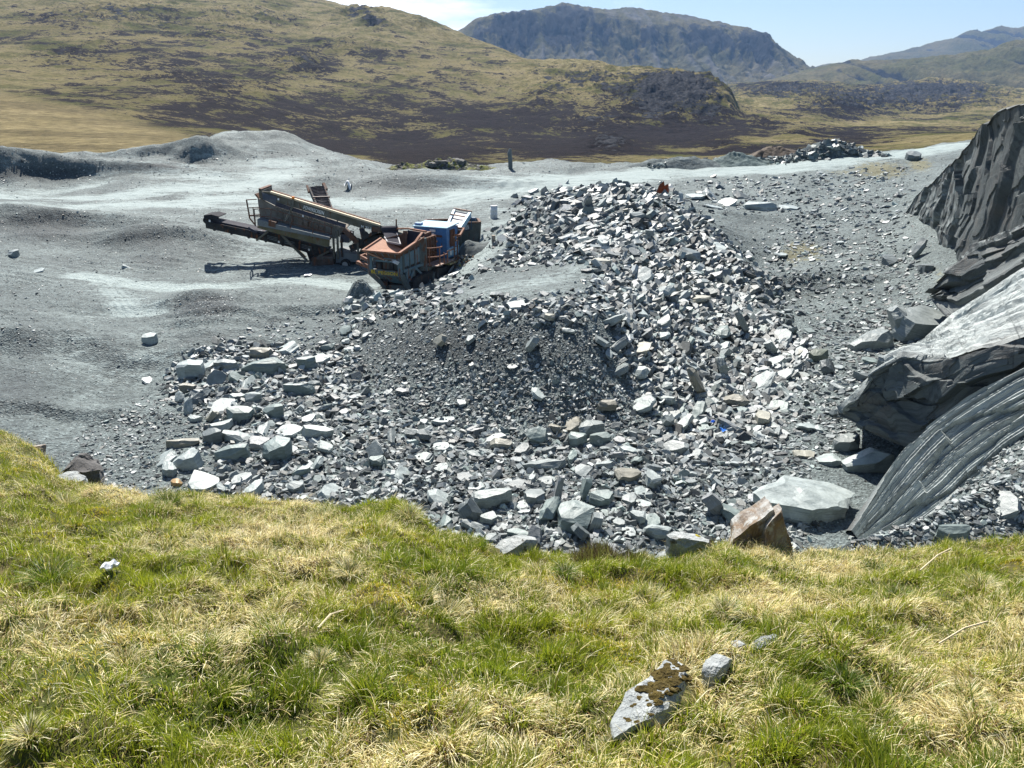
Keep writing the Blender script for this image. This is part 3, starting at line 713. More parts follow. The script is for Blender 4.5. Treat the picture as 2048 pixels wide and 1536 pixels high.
#  photo x, y (centre), width, height in photo pixels, shape, tint, roll degrees, label, short name
HEROES = [
 (383,739,64,44,'boulder','pale',0,'big flat-topped boulder at the upper left end of the boulder field','the flat-topped boulder'),
 (458,727,56,32,'block','grey',12,'long grey block beside the flat-topped boulder, sloping up to the right',''),
 (468,746,34,38,'wedge','greenish',-30,'green-grey wedge leaning against the long sloping block',''),
 (531,731,88,40,'block','greenish',4,'wide twin-humped greenish block at the back of the boulder field','the twin-humped block'),
 (494,758,46,42,'slab','pale',-35,'pale slab tipped toward the viewer below the twin-humped block',''),
 (575,693,44,28,'slab','pale',12,'pale slab lying alone behind the twin-humped block','the lone pale slab'),
 (597,776,66,32,'boulder','teal',0,'smooth greenish loaf-shaped boulder right of the twin-humped block','the loaf-shaped boulder'),
 (440,805,50,50,'slab','pale',-20,'speckled white slab with dark pits near the left of the field','the speckled slab'),
 (398,786,42,44,'wedge','dark',30,'dark wedge standing beside a brown stone left of the speckled slab',''),
 (376,775,36,24,'block','brown',0,'brown stone at the far left edge of the boulder field','the brown edge stone'),
 (505,792,36,28,'block','pale',0,'pale cube-like block behind the speckled slab',''),
 (549,820,50,34,'block','greenish',6,'squat greenish block in the middle of the boulder field','the squat middle block'),
 (480,826,52,38,'block','greenish',0,'cracked greenish block right of the speckled slab',''),
 (529,848,46,52,'slab','pale',-40,'tall white slab leaning among the boulders above the round boulder','the leaning white slab'),
 (577,860,48,36,'slab','pale',0,'white slab just right of the leaning white slab',''),
 (632,863,60,34,'block','pale',-10,'long white-topped block lying apart at the right of the field','the white-topped block'),
 (367,882,74,26,'splinter','brown',0,'long brown log-like block at the left of the field','the log-like block'),
 (424,871,46,38,'boulder','dark',0,'dark block touching the right end of the log-like block',''),
 (474,871,66,30,'slab','pale',-4,'broad pale slab between the dark block and the leaning white slab','the broad pale slab'),
 (470,902,68,42,'block','greenish',16,'thick slate block tilted up to the right below the broad pale slab','the tilted thick block'),
 (555,896,62,62,'boulder','teal',0,'big rounded blue-grey boulder with a faceted face','the round blue-grey boulder'),
 (519,882,42,42,'block','purplish',0,'purplish block wedged behind the round blue-grey boulder',''),
 (328,908,52,40,'slab','pale',28,'splitting layered slab at the left end of the long white block',''),
 (376,916,72,52,'block','pale',20,'long rectangular white block with a flat sunlit top','the rectangular white block'),
 (406,959,70,46,'slab','pale',-6,'broad five-sided white slab just above the grass','the five-sided white slab'),
 (660,973,50,46,'slab','pale',-25,'bright white three-cornered slab alone above the grass edge','the three-cornered slab'),
 (353,964,24,18,'block','rust',0,'small orange stone beside the five-sided white slab','the orange stone'),
 (299,676,30,28,'boulder','pale',0,'pale cracked boulder alone on the left floor','the pale cracked boulder'),
 (297,758,32,16,'plate','pale',-15,'thin white plate alone on the left floor gravel','the thin white plate'),
 (25,506,20,18,'boulder','grey',0,'grey boulder on the left gravel bank near the photo edge',''),
 (75,538,22,15,'plate','pale',8,'white plate on the left gravel bank',''),
 (250,531,22,13,'splinter','pale',-30,'pale splinter at the foot of the grey gravel bank left of the machine',''),
 (525,703,52,26,'block','brown',8,'brown-grey block at the back edge of the boulder field','the back edge block'),
 (610,723,42,30,'block','greenish',0,'greenish block right of the twin-humped block',''),
 (1040,607,54,19,'plate','pale',4,'white slab on the lip of the gravel shelf above the dark slope','the lip slab'),
 (1101,635,24,20,'block','beige',0,'small beige block just below the gravel shelf lip','the beige lip block'),
 (1068,688,24,38,'splinter','grey',55,'tilted splinter stuck in the dark gravel slope','the gravel-slope splinter'),
 (1078,786,36,28,'slab','pale',-20,'pale pitted slab low on the gravel slope','the pitted slab'),
 (1201,677,36,30,'slab','grey',-25,'tilted grey slab on the upper right of the dark slope','the upper tilted slab'),
 (1280,697,52,26,'slab','beige',5,'beige-topped slab on the middle of the heap','the beige-topped slab'),
 (1215,813,42,28,'block','brown',0,'brown layered block on top of the big dark-faced block',''),
 (1184,854,58,42,'block','grey',10,'big block with a dark flat face near the bottom of the heap','the dark-faced block'),
 (1152,847,42,38,'wedge','brown',25,'brownish wedge against the left of the dark-faced block',''),
 (1201,876,44,36,'boulder','greenish',0,'green-grey faceted boulder right below the dark-faced block',''),
 (1004,888,48,30,'block','beige',0,'beige sunlit block at the left foot of the heap','the beige block'),
 (985,875,70,20,'plate','pale',12,'long flat slab lying over the beige block',''),
 (1092,928,84,30,'slab','grey',6,'long layered slab with a pinkish top at the foot of the heap','the long layered slab'),
 (806,942,42,38,'slab','pale',-30,'white angular block above the grass left of the stone row','the white angular block'),
 (888,839,56,19,'plate','pale',6,'white flat slab at the bottom of the gravel slope','the white flat slab'),
 (878,988,60,44,'slab','pale',-22,'broken white slab at the left end of the stone row','the broken white slab'),
 (985,995,80,54,'boulder','pale',0,'big rounded white boulder in the row above the grass','the big white boulder'),
 (1071,988,44,44,'block','grey',0,'square grey block right of the big white boulder','the square grey block'),
 (1124,982,26,84,'splinter','purplish',82,'tall upright purplish splinter standing among the row','the upright splinter'),
 (1177,978,26,54,'splinter','greenish',70,'green-grey splinter leaning right of the upright splinter',''),
 (1148,1028,80,74,'block','teal',0,'large blue-green block with a flat face at the grass edge','the blue-green block'),
 (1200,1043,36,48,'wedge','grey',75,'grey pointed stone right of the blue-green block','the pointed stone'),
 (930,1019,52,62,'slab','dark',-50,'dark slab tipped steeply at the left of the grass edge','the dark tipped slab'),
 (895,1036,30,36,'wedge','greenish',40,'small greenish wedge left of the dark tipped slab',''),
 (1259,997,32,32,'block','grey',0,'grey block on its edge right of the pointed stone','the edge-on block'),
 (698,613,28,26,'slab','pale',-40,'pale slab tilted at the left shoulder of the heap','the shoulder slab'),
 (1205,523,46,20,'slab','beige',2,'flat pale capstone perched on the heap ridge','the perched capstone'),
 (1246,405,18,16,'slab','pale',0,'small bright square slab near the heap top','the bright square slab'),
 (1431,490,42,17,'plate','pale',-4,'white slab at the upper right foot of the heap','the white foot slab'),
 (1564,508,26,13,'plate','pale',0,'white plate alone on the mossy right floor','the mossy-floor plate'),
 (1403,657,44,32,'slab','pale',-25,'white smooth slab on the right flank of the heap','the smooth flank slab'),
 (1535,692,26,38,'slab','pale',-50,'white round-edged slab low on the right flank','the round-edged slab'),
 (1376,720,44,34,'slab','pale',-20,'white slab propped above the long brown leaning slab','the propped white slab'),
 (1381,761,34,74,'splinter','brown',-62,'long brown slab leaning down the heap flank','the long brown slab'),
 (1639,710,42,30,'boulder','olive',0,'dark olive boulder alone at the right foot of the heap','the olive boulder'),
 (1436,732,28,48,'slab','grey',-72,'grey slab standing on edge right of the long brown slab',''),
 (1478,645,22,60,'splinter','grey',-60,'thin grey splinter sloping down the right flank','the sloping flank splinter'),
 (1574,778,42,40,'slab','pale',-35,'pale cracked slab at the lower right of the heap','the pale cracked slab'),
 (1528,833,34,36,'block','beige',0,'beige block at the heap bottom near blue plastic','the beige corner block'),
 (1393,391,40,14,'plate','pale',0,'left white plate of the far slab stack by the road','the far slab stack'),
 (1424,385,42,32,'slab','grey',-40,'grey slab tilted on the far stack by the road',''),
 (1437,368,24,22,'wedge','dark',-40,'dark pointed block at the top of the far slab stack',''),
 (1458,401,36,24,'slab','pale',25,'white slab tilted left in the middle of the far slab stack',''),
 (1480,389,36,22,'wedge','dark',-30,'dark wedge right of the tilted slabs in the far stack',''),
 (1428,410,38,14,'plate','pale',-10,'white plate at the front left of the far slab stack',''),
 (1520,413,72,20,'slab','pale',0,'long layered white slab in front of the far slab stack',''),
 (1580,414,44,14,'plate','pale',-6,'pointed white plate at the right end of the far slab stack',''),
 (1604,984,222,120,'slab','pale',-7,'largest boulder of all, a huge grooved pale slab before the crag','the huge pale boulder'),
 (1742,916,108,66,'block','pale',14,'large white block with a flat sloping top behind the huge boulder','the sloping white block'),
 (1694,884,56,40,'block','grey',0,'grey block with a dark front behind the sloping white block','the dark-front block'),
 (1660,915,48,32,'slab','pale',10,'pale flaky stone between the huge boulder and the dark-front block',''),
 (1615,850,44,26,'slab','pale',-16,'pale slab on the gravel behind the huge boulder','the gravel slab'),
 (1936,908,40,26,'plate','pale',0,'square pale plate on the ribbed crag scree','the square scree plate'),
 (2016,998,66,54,'slab','grey',35,'grey tilted slab on the scree at the right photo edge','the scree slab'),
 (1905,1066,74,44,'block','greenish',0,'low greenish block half hidden behind the grass at the right','the low greenish block'),
 (1470,1018,84,54,'slab','greenish',-25,'pale green slab behind the rusty pointed rock','the pale green slab'),
 (1420,1006,46,66,'block','purplish',-50,'purple-grey faceted block left of the pale green slab','the purple-grey block'),
 (1835,642,116,84,'boulder','grey',-14,'large rounded boulder lying below the dark crag','the crag-foot boulder'),
 (1782,642,60,92,'slab','grey',-55,'dark-sided slab propped on the left of the crag-foot boulder',''),
 (1744,680,88,48,'boulder','grey',6,'broad boulder with a dark mossy underside on the right floor','the dark-bellied boulder'),
 (1829,310,28,24,'block','dark',0,'dark cube-like boulder beside the road end','the roadside boulder'),
 (1842,494,22,46,'splinter','grey',58,'slab propped upright at the foot of the tall crag','the crag-foot splinter'),
 (1779,518,28,28,'block','dark',0,'dark block on the right floor before the tall crag','the dark floor block'),
 (1855,533,28,28,'boulder','dark',0,'round dark boulder in the shade of the tall crag','the round dark boulder'),
 (1728,752,38,24,'block','grey',0,'grey block on the right floor above the dark rock face','the floor block'),
 (1771,721,42,32,'boulder','grey',0,'cracked grey stone below the dark-bellied boulder',''),
]
LAND = []
def mpp(x, y, z): return (y * CP - (z - HC) * SP) / F       # metres per photo pixel there
NROCK = 0
def put_rock(me, loc, rot, scale, tint, label, group, cat='rock', name='slate_block'):
    global NROCK
    o = bpy.data.objects.new(name, me); C.objects.link(o); NROCK += 1
    o.location = loc; o.rotation_euler = rot; o.scale = scale
    k = random.uniform(.9, 1.1); o.color = (tint[0] * k, tint[1] * k, tint[2] * k, 1)
    return tag(o, label, cat, group)
def heroes(mat):
    XS, YS, ZS = hit([h[0] for h in HEROES], [h[1] + h[3] * .36 for h in HEROES], n=700)
    for i, (h, X, Y, Z) in enumerate(zip(HEROES, XS, YS, ZS)):
        px, py, w, hh, shape, tint, roll, label, short = h
        m = mpp(X, Y, Z); el = math.atan2(HC - Z, Y); L = w * m; Hm = hh * m
        th = TH[shape]
        if shape == 'splinter': T = min(L, Hm) * .55; ln = max(L, Hm) * 1.02; dims = (ln, min(L, Hm) * 1.1, T); 
        elif abs(roll) > 45: dims = (max(L, Hm) * .98, max(L, Hm) * .7, min(L, Hm) * .62)
        else:
            T = min(L * th, Hm * .75); D = max((Hm - T * math.cos(el)) / math.sin(el), L * .4); D = min(D, L * 1.5); dims = (L * 1.05, D, T)
        big = w > 70
        me = rock_mesh('slate_block', 100 + i, dims, cuts=5 if not big else 6, sub=6 if w > 200 else 3 if w > 55 else 2, rough=.034 if w > 200 else .026)
        me.materials.append(mat)
        yaw = random.uniform(-.3, .3)
        back = dims[1] * .3
        loc = (X, Y + back * .5, float(HF(X, Y + back * .5)) - dims[2] * (.12 if abs(roll) < 40 else .05) - (.2 * dims[0] * abs(math.sin(math.radians(roll))) if abs(roll) < 45 else 0))
        if abs(roll) > 45: loc = (X, Y + .1, Z - .02 + .42 * dims[0] * abs(math.sin(math.radians(roll))) - dims[2] * .3)
        tilt = random.uniform(-.02, .16)
        e = Matrix.Rotation(-math.radians(roll), 3, 'Y') @ Matrix.Rotation(tilt, 3, 'X') @ Matrix.Rotation(yaw, 3, 'Z')
        put_rock(me, loc, e.to_euler(), (1, 1, 1), TINT[tint], label, 'large slate blocks below the crags and heap')
        if short: LAND.append((px, py, short))

ZONES = [  # polygon, how many, pixel size range, zone words
 ([(360,720),(480,690),(640,700),(720,770),(700,900),(650,980),(330,980),(310,900)],22,(24,42),'boulder field'),
 ([(850,950),(1320,930),(1330,1070),(900,1080)],30,(26,46),'stone row'),
 ([(1200,620),(1290,520),(1420,500),(1600,700),(1590,800),(1480,880),(1340,900),(1240,780)],62,(22,50),'heap flank'),
 ([(1060,450),(1190,378),(1290,400),(1400,470),(1280,540),(1150,500)],28,(17,32),'heap top'),
 ([(720,860),(1340,840),(1330,950),(760,960)],28,(22,42),'heap foot'),
 ([(740,660),(1220,650),(1290,800),(760,830)],9,(15,26),'gravel slope'),
 ([(1620,640),(1850,700),(1780,850),(1560,960),(1640,800)],14,(18,34),'right floor'),
 ([(600,690),(740,600),(860,578),(850,612),(690,700)],11,(17,30),'heap shoulder'),
 ([(1500,370),(1760,350),(1790,470),(1600,450)],12,(14,24),'far floor'),
 ([(1760,960),(2040,850),(2040,1070),(1750,1080)],9,(24,44),'lower scree'),
]
def single_rocks(mat, total):
    protos = []
    spec = {'block': (1, .75, .5), 'slab': (1, .72, .26), 'plate': (1, .8, .13), 'wedge': (1, .55, .42), 'splinter': (1, .36, .22)}
    for s, k in (('slab', 13), ('block', 6), ('plate', 12), ('wedge', 7), ('splinter', 7)):
        for j in range(k):
            me = rock_mesh('slate_block', 500 + len(protos), spec[s], cuts=6, sub=2, rough=.03); me.materials.append(mat)
            protos.append((s, me))
    recs = []
    hp = [(h[0], h[1], (h[2] + h[3]) / 4) for h in HEROES]
    for poly, cnt, (s0, s1), zone in ZONES:
        xs = [p[0] for p in poly]; ys = [p[1] for p in poly]; got = 0; tries = 0
        while got < cnt and tries < 9000:
            tries += 1
            x = random.uniform(min(xs), max(xs)); y = random.uniform(min(ys), max(ys))
            if not bool(in_poly(np.array([x]), np.array([y]), poly)[0]): continue
            s = s0 + (s1 - s0) * random.random() ** 1.6
            if any((x - a) ** 2 + ((y - b) * 1.3) ** 2 < (c * .8 + s * .42) ** 2 for a, b, c in hp): continue
            hp.append((x, y, s * .5)); recs.append([x, y, s, zone]); got += 1
    recs = recs[:total]
    X, Y, Z = hit([r[0] for r in recs], [r[1] + r[2] * .2 for r in recs]); N = HN(X, Y)
    labels = []
    for r in recs:
        shape, me = random.choice([q for q in protos if q[0] in ('plate', 'splinter', 'slab')] if r[3] in ('heap flank', 'heap top') else protos)
        tint = random.choices(['pale', 'grey', 'dark', 'greenish', 'purplish', 'brown', 'beige'], [8, 6, 3, 4, 1.5, 1., .5])[0]
        d = sorted((math.hypot(x - r[0], (y - r[1]) * 1.3), x, y, s) for x, y, s in LAND)[0]
        dx, dy = r[0] - d[1], r[1] - d[2]
        rel = ('left of' if dx < 0 else 'right of') if abs(dx) > abs(dy) * 1.2 else ('behind' if dy < 0 else 'in front of')
        mode = 'flat'
        if r[3] in ('heap flank', 'heap top') and random.random() < .75: mode = 'dipping'
        elif random.random() < .22: mode = 'leaning'
        r += [shape, me, tint, rel, d, mode]
        labels.append((tint, shape, mode, rel, d[3]))
    order = {}
    for k, l in enumerate(labels): order.setdefault(l, []).append((recs[k][8][0], k))
    words = {}
    ordn = ['nearest', 'second', 'third', 'fourth', 'fifth', 'sixth', 'seventh', 'eighth']
    cw = {'pale': 'pale', 'grey': 'mid-grey', 'dark': 'dark grey', 'greenish': 'greenish', 'purplish': 'purple-grey', 'brown': 'brown-stained', 'beige': 'beige'}
    pw = {'flat': 'lying flat', 'dipping': 'dipping to the right', 'leaning': 'tilted up'}
    for l, ks in order.items():
        ks.sort()
        for j, (_, k) in enumerate(ks):
            words[k] = f"{ordn[j] + ' ' if len(ks) > 1 else ''}{cw[l[0]]} slate {l[1]} {pw[l[2]]} {l[3]} {l[4]}"
    for k, r in enumerate(recs):
        m = mpp(X[k], Y[k], Z[k]); s = r[2] * m * 1.42; n = Vector(N[k])
        yaw = random.uniform(-PI, PI)
        up = Vector((random.uniform(-.28, .28), random.uniform(-.35, .2), 1)) * .7 + n * .6
        if r[9] == 'dipping': up = Vector((random.uniform(-.75, -.2), random.uniform(-.5, .2), 1)); yaw = random.gauss(-.5, .5)
        if r[9] == 'leaning': up = Vector((random.uniform(-.9, .9), random.uniform(-1.1, .3), .6))
        q = up.normalized().to_track_quat('Z', 'X').to_matrix() @ Matrix.Rotation(yaw, 3, 'Z')
        sz = s * random.uniform(.85, 1.1)
        put_rock(r[5], (X[k], Y[k], Z[k] - .0 * s + (.14 * s if r[9] == 'leaning' else 0)), q.to_euler(), (s, sz, s * random.uniform(.8, 1.25)), TINT[r[6]], words[k], 'slate blocks tipped over the ' + r[3])

def stones(X, Y, Z, N, S, tilt, flat, rgb, K=6, name='slate_rubble', mat=None, dip=None):
    """one mesh of many little angular plates (stuff)"""
    n = len(X)
    a = (np.arange(K)[None] + rng.uniform(-.3, .3, (n, K)) + rng.random((n, 1)) * K) / K * 2 * PI
    asp = rng.uniform(.28, .85, (n, 1)); rad = rng.uniform(.55, 1.15, (n, K)) * .5
    x = np.cos(a) * rad; y = np.sin(a) * rad * asp
    th = flat * rng.uniform(.3, 1.5, n); sl = rng.uniform(-.25, .25, (n, 2)) * th[:, None]
    sh = rng.uniform(.6, .97, (n, 1)); of = rng.uniform(-.1, .1, (n, 2, 1))
    lo = np.stack([x, y, np.repeat(-th[:, None] * .5, K, 1)], -1)
    xt, yt = x * sh + of[:, 0], y * sh + of[:, 1] * asp
    hi = np.stack([xt, yt, th[:, None] * .5 + sl[:, :1] * xt * 3 + sl[:, 1:] * yt * 3], -1)
    v = np.concatenate([lo, hi], 1)                                      # n, 2K, 3
    up = N + rng.normal(0, 1, (n, 3)) * tilt[:, None]
    if dip is not None: up = np.where(dip[:, :1] > 0, dip[:, 1:] + rng.normal(0, .22, (n, 3)), up)
    up[:, 2] = np.abs(up[:, 2]) + .05; up /= np.linalg.norm(up, axis=1, keepdims=True)
    yaw = rng.random(n) * 2 * PI
    h = np.stack([np.cos(yaw), np.sin(yaw), 0 * yaw], 1)
    u = h - up * (h * up).sum(1, keepdims=True); u /= np.linalg.norm(u, axis=1, keepdims=True); w = np.cross(up, u)
    R = np.stack([u, w, up], -1)
    v = np.einsum('nij,nkj->nki', R, v) * S[:, None, None] + np.stack([X, Y, Z + S * flat * .2], -1)[:, None]
    b = (np.arange(n) * 2 * K)[:, None]; k = np.arange(K)
    top = b + K + k; bot = b + k[::-1]
    k2 = (k + 1) % K
    side = np.stack([b + k, b + k2, b + K + k2, b + K + k], -1).reshape(n, -1)
    fl = np.concatenate([top, bot, side], 1).ravel()
    cnt = np.tile(np.concatenate([[K, K], np.full(K, 4)]), n)
    me = np_mesh(name, v.reshape(-1, 3), fl, cnt)
    col_attr(me, 'tint', np.repeat(rgb, 2 * K, 0))
    return link(name, me, mat)

def slate_rgb(n, lo=.06, hi=.40):
    g = lo + (hi - lo) * rng.random(n) ** 1.3
    c = np.stack([g * .91, g * 1.0, g * .985], 1)
    t = rng.random(n)
    c[t < .08] *= (1.05, .985, .92); c[(t > .08) & (t < .2)] *= (.93, 1.02, .98); c[(t > .2) & (t < .27)] *= (1.0, .98, 1.0)
    return c
def rubble(mat):
    # candidates spread over the visible floor, evenly per patch of view
    n = 150000
    px = rng.uniform(-120, 2170, n); py = rng.uniform(300, 1115, n)
    X, Y, Z = hit(px, py, n=300)
    k = (Y < 118) & (Y > 8); X, Y, Z, px, py = (a[k] for a in (X, Y, Z, px, py))
    # and some evenly over the plan, so what lies hidden from here is covered too
    q = rng.uniform(-.85, .85, 26000); L = np.exp(rng.uniform(math.log(14), math.log(112), 26000))
    X2, Y2 = q * L, L; Z2 = HF(X2, Y2); a, b = project(X2, Y2, Z2)
    X, Y, Z, px, py = (np.concatenate(t) for t in ((X, X2), (Y, Y2), (Z, Z2), (px, a), (py, b)))
    inh = in_poly(px + rng.normal(0, 14, len(px)), py + rng.normal(0, 8, len(px)), HEAP)
    dens = np.where(inh, .9, .2); smax = np.where(inh, 27., np.where(rng.random(len(px)) < .05, 8., 4.2))
    def zone(poly, d, s, jit=12):
        k = in_poly(px + rng.normal(0, jit, len(px)), py + rng.normal(0, jit * .6, len(px)), poly)
        dens[k] = d; smax[k] = s
    zone([(1560,420),(1800,370),(1860,600),(1700,850),(1600,1000),(1560,820),(1640,700),(1520,520)], .5, 15)
    zone([(1640,640),(1880,590),(1860,720),(1700,880),(1560,980),(1600,800)], .75, 18)
    zone([(1380,365),(1800,335),(1820,430),(1600,430),(1400,420)], .55, 14)
    zone([(1700,1120),(1720,1060),(1900,930),(2100,800),(2150,1120)], .9, 20)
    zone([(700,640),(1220,640),(1280,790),(1000,800),(740,810)], .6, 10); zone([(740,740),(1260,720),(1330,860),(760,860)], .9, 15, 26)
    zone([(960,540),(1170,520),(1180,590),(900,605)], .16, 5)
    zone([(420,680),(600,640),(700,620),(690,700),(560,690)], .4, 13)
    zone([(150,870),(300,790),(420,830),(420,1000),(180,1000)], .6, 13)
    zone([(0,430),(260,430),(330,520),(60,560)], .10, 5)
    zone([(340,600),(470,590),(480,640),(350,645)], .9, 5, 4)
    zone([(-100,570),(70,570),(90,700),(-100,760)], .16, 8)
    d = dust_at(X, Y); dens = dens * np.clip(1 - 1.15 * d, .03, 1)
    k = rng.random(len(X)) < dens * .9
    X, Y, Z, px, py, smax, inh = (t[k] for t in (X, Y, Z, px, py, smax, inh))
    s = 2.6 + (smax - 2.6) * rng.random(len(X)) ** 2.9
    m = (Y * CP - (Z - HC) * SP) / F; S = s * m * 1.25
    N = HN(X, Y); fl_ = in_poly(px, py, [(1060,400),(1190,365),(1300,380),(1440,480),(1640,720),(1620,880),(1340,930),(1230,700),(1200,560)]); S = np.where(fl_ & (s > 8), S * 1.3, S)
    flank = in_poly(px, py, [(1180,380),(1300,390),(1440,480),(1620,720),(1600,860),(1340,900),(1230,700)]) & (rng.random(len(X)) < .75)
    dip = np.concatenate([flank[:, None] * 1., np.tile([-.5, -.18, .85], (len(X), 1))], 1)
    tilt = np.where(inh, .6, .25)
    o = stones(X, Y, Z, N, S, tilt, np.where(fl_, .17, np.where(s > 9, .22, .28)), slate_rgb(len(X)), mat=mat, dip=dip)
    print('stones', len(X))
    tag(o, 'loose grey slate rubble and chips strewn over the quarry floor', 'rubble', kind='stuff')
# ------------------------------------------------------------------ crags on the right: lofted rock faces
def resample(pts, n):
    w = np.array([tuple(P(p[0], p[1], Y=p[2])) if len(p) == 3 else p[1:] for p in pts], float)
    d = np.r_[0, np.cumsum(np.linalg.norm(np.diff(w, axis=0), axis=1))]
    t = np.linspace(0, d[-1], n)
    q = np.stack([np.interp(t, d, w[:, k]) for k in range(3)], 1); h_ = max(2, n // 26)
    ker = np.hanning(2 * h_ + 3)[1:-1]; ker /= ker.sum()
    pad = np.concatenate([2 * q[:1] - q[1:h_ + 1][::-1], q, 2 * q[-1:] - q[-h_ - 1:-1][::-1]])
    return np.stack([np.convolve(pad[:, k], ker, 'valid') for k in range(3)], 1)
def off(pts, dx, dy, dz):
    out = []
    for p in pts:
        w = P(p[0], p[1], Y=p[2]); out.append(('w', w.x + dx, w.y + dy, w.z + dz))
    return out
def crag(name, rows, ns, nts, disp, flip, mat, label, cat='rock face'):
    L = [resample(r, ns) for r in rows]
    V, T = [L[0][None]], [np.zeros(1)]
    for k, (a, b) in enumerate(zip(L[:-1], L[1:])):
        t = np.linspace(0, 1, nts[k] + 1)[1:]
        V.append(a[None] + (b - a)[None] * t[:, None, None]); T.append(k + t)
    V = np.concatenate(V); T = np.concatenate(T)
    S = np.linspace(0, 1, ns)[None].repeat(len(T), 0); TT = T[:, None].repeat(ns, 1)
    gs = np.gradient(V, axis=1); gt = np.gradient(V, axis=0)
    # smooth the normal a little so ledges stay clean
    N = np.cross(gs, gt); N /= np.linalg.norm(N, axis=2, keepdims=True) + 1e-9
    tocam = np.array([0, 0, HC]) - V; tocam /= np.linalg.norm(tocam, axis=2, keepdims=True); tocam[..., 2] += .6
    N *= np.sign((N * tocam).sum(2, keepdims=True))
    d, pl = disp(S, TT, V)
    V = V + N * d[..., None]
    me = grid_mesh(name, V[..., 0], V[..., 1], V[..., 2], smooth=False)
    al = np.concatenate([np.zeros((len(T), 1)), np.cumsum(np.linalg.norm(np.diff(V, axis=1), axis=2), axis=1)], 1)
    ac = np.concatenate([np.zeros((1, ns)), np.cumsum(np.linalg.norm(np.diff(V, axis=0), axis=2), axis=0)], 0)
    if flip: al, ac = ac, al
    flt_attr(me, 'pale', np.clip(pl, 0, 1).ravel()); flt_attr(me, 'along', al.ravel()); flt_attr(me, 'across', ac.ravel())
    return tag(link(name, me, mat), label, cat)
def edge(t, hi): return sstep(0, .12, t) * sstep(hi, hi - .1, t)
def saw(x, k=.8):
    f = x - np.floor(x); return np.where(f < k, f / k, (1 - f) / (1 - k))
def facets(S, T, a, b, n, seed, step=1., tilt=1.):
    """broken faces: every cell of a cracked surface gets its own plane"""
    r = np.random.default_rng(seed); c = np.stack([r.random(n) * a, r.random(n) * (T.max() + .2) * b], 1)
    x, y = S * a, T * b; x = x + .12 * fbm(x * .8, y * .8, 2, seed); best = np.full(S.shape, 1e9); out = np.zeros(S.shape)
    h = r.normal(0, 1, n); gx_, gy_ = r.normal(0, 1, n), r.normal(0, 1, n)
    for k in range(n):
        dx, dy = x - c[k, 0], y - c[k, 1]; d = np.abs(dx) * .7 + np.abs(dy) + .3 * np.hypot(dx, dy)
        m = d < best; best = np.where(m, d, best); out = np.where(m, step * h[k] + tilt * (gx_[k] * dx + gy_[k] * dy), out)
    return out
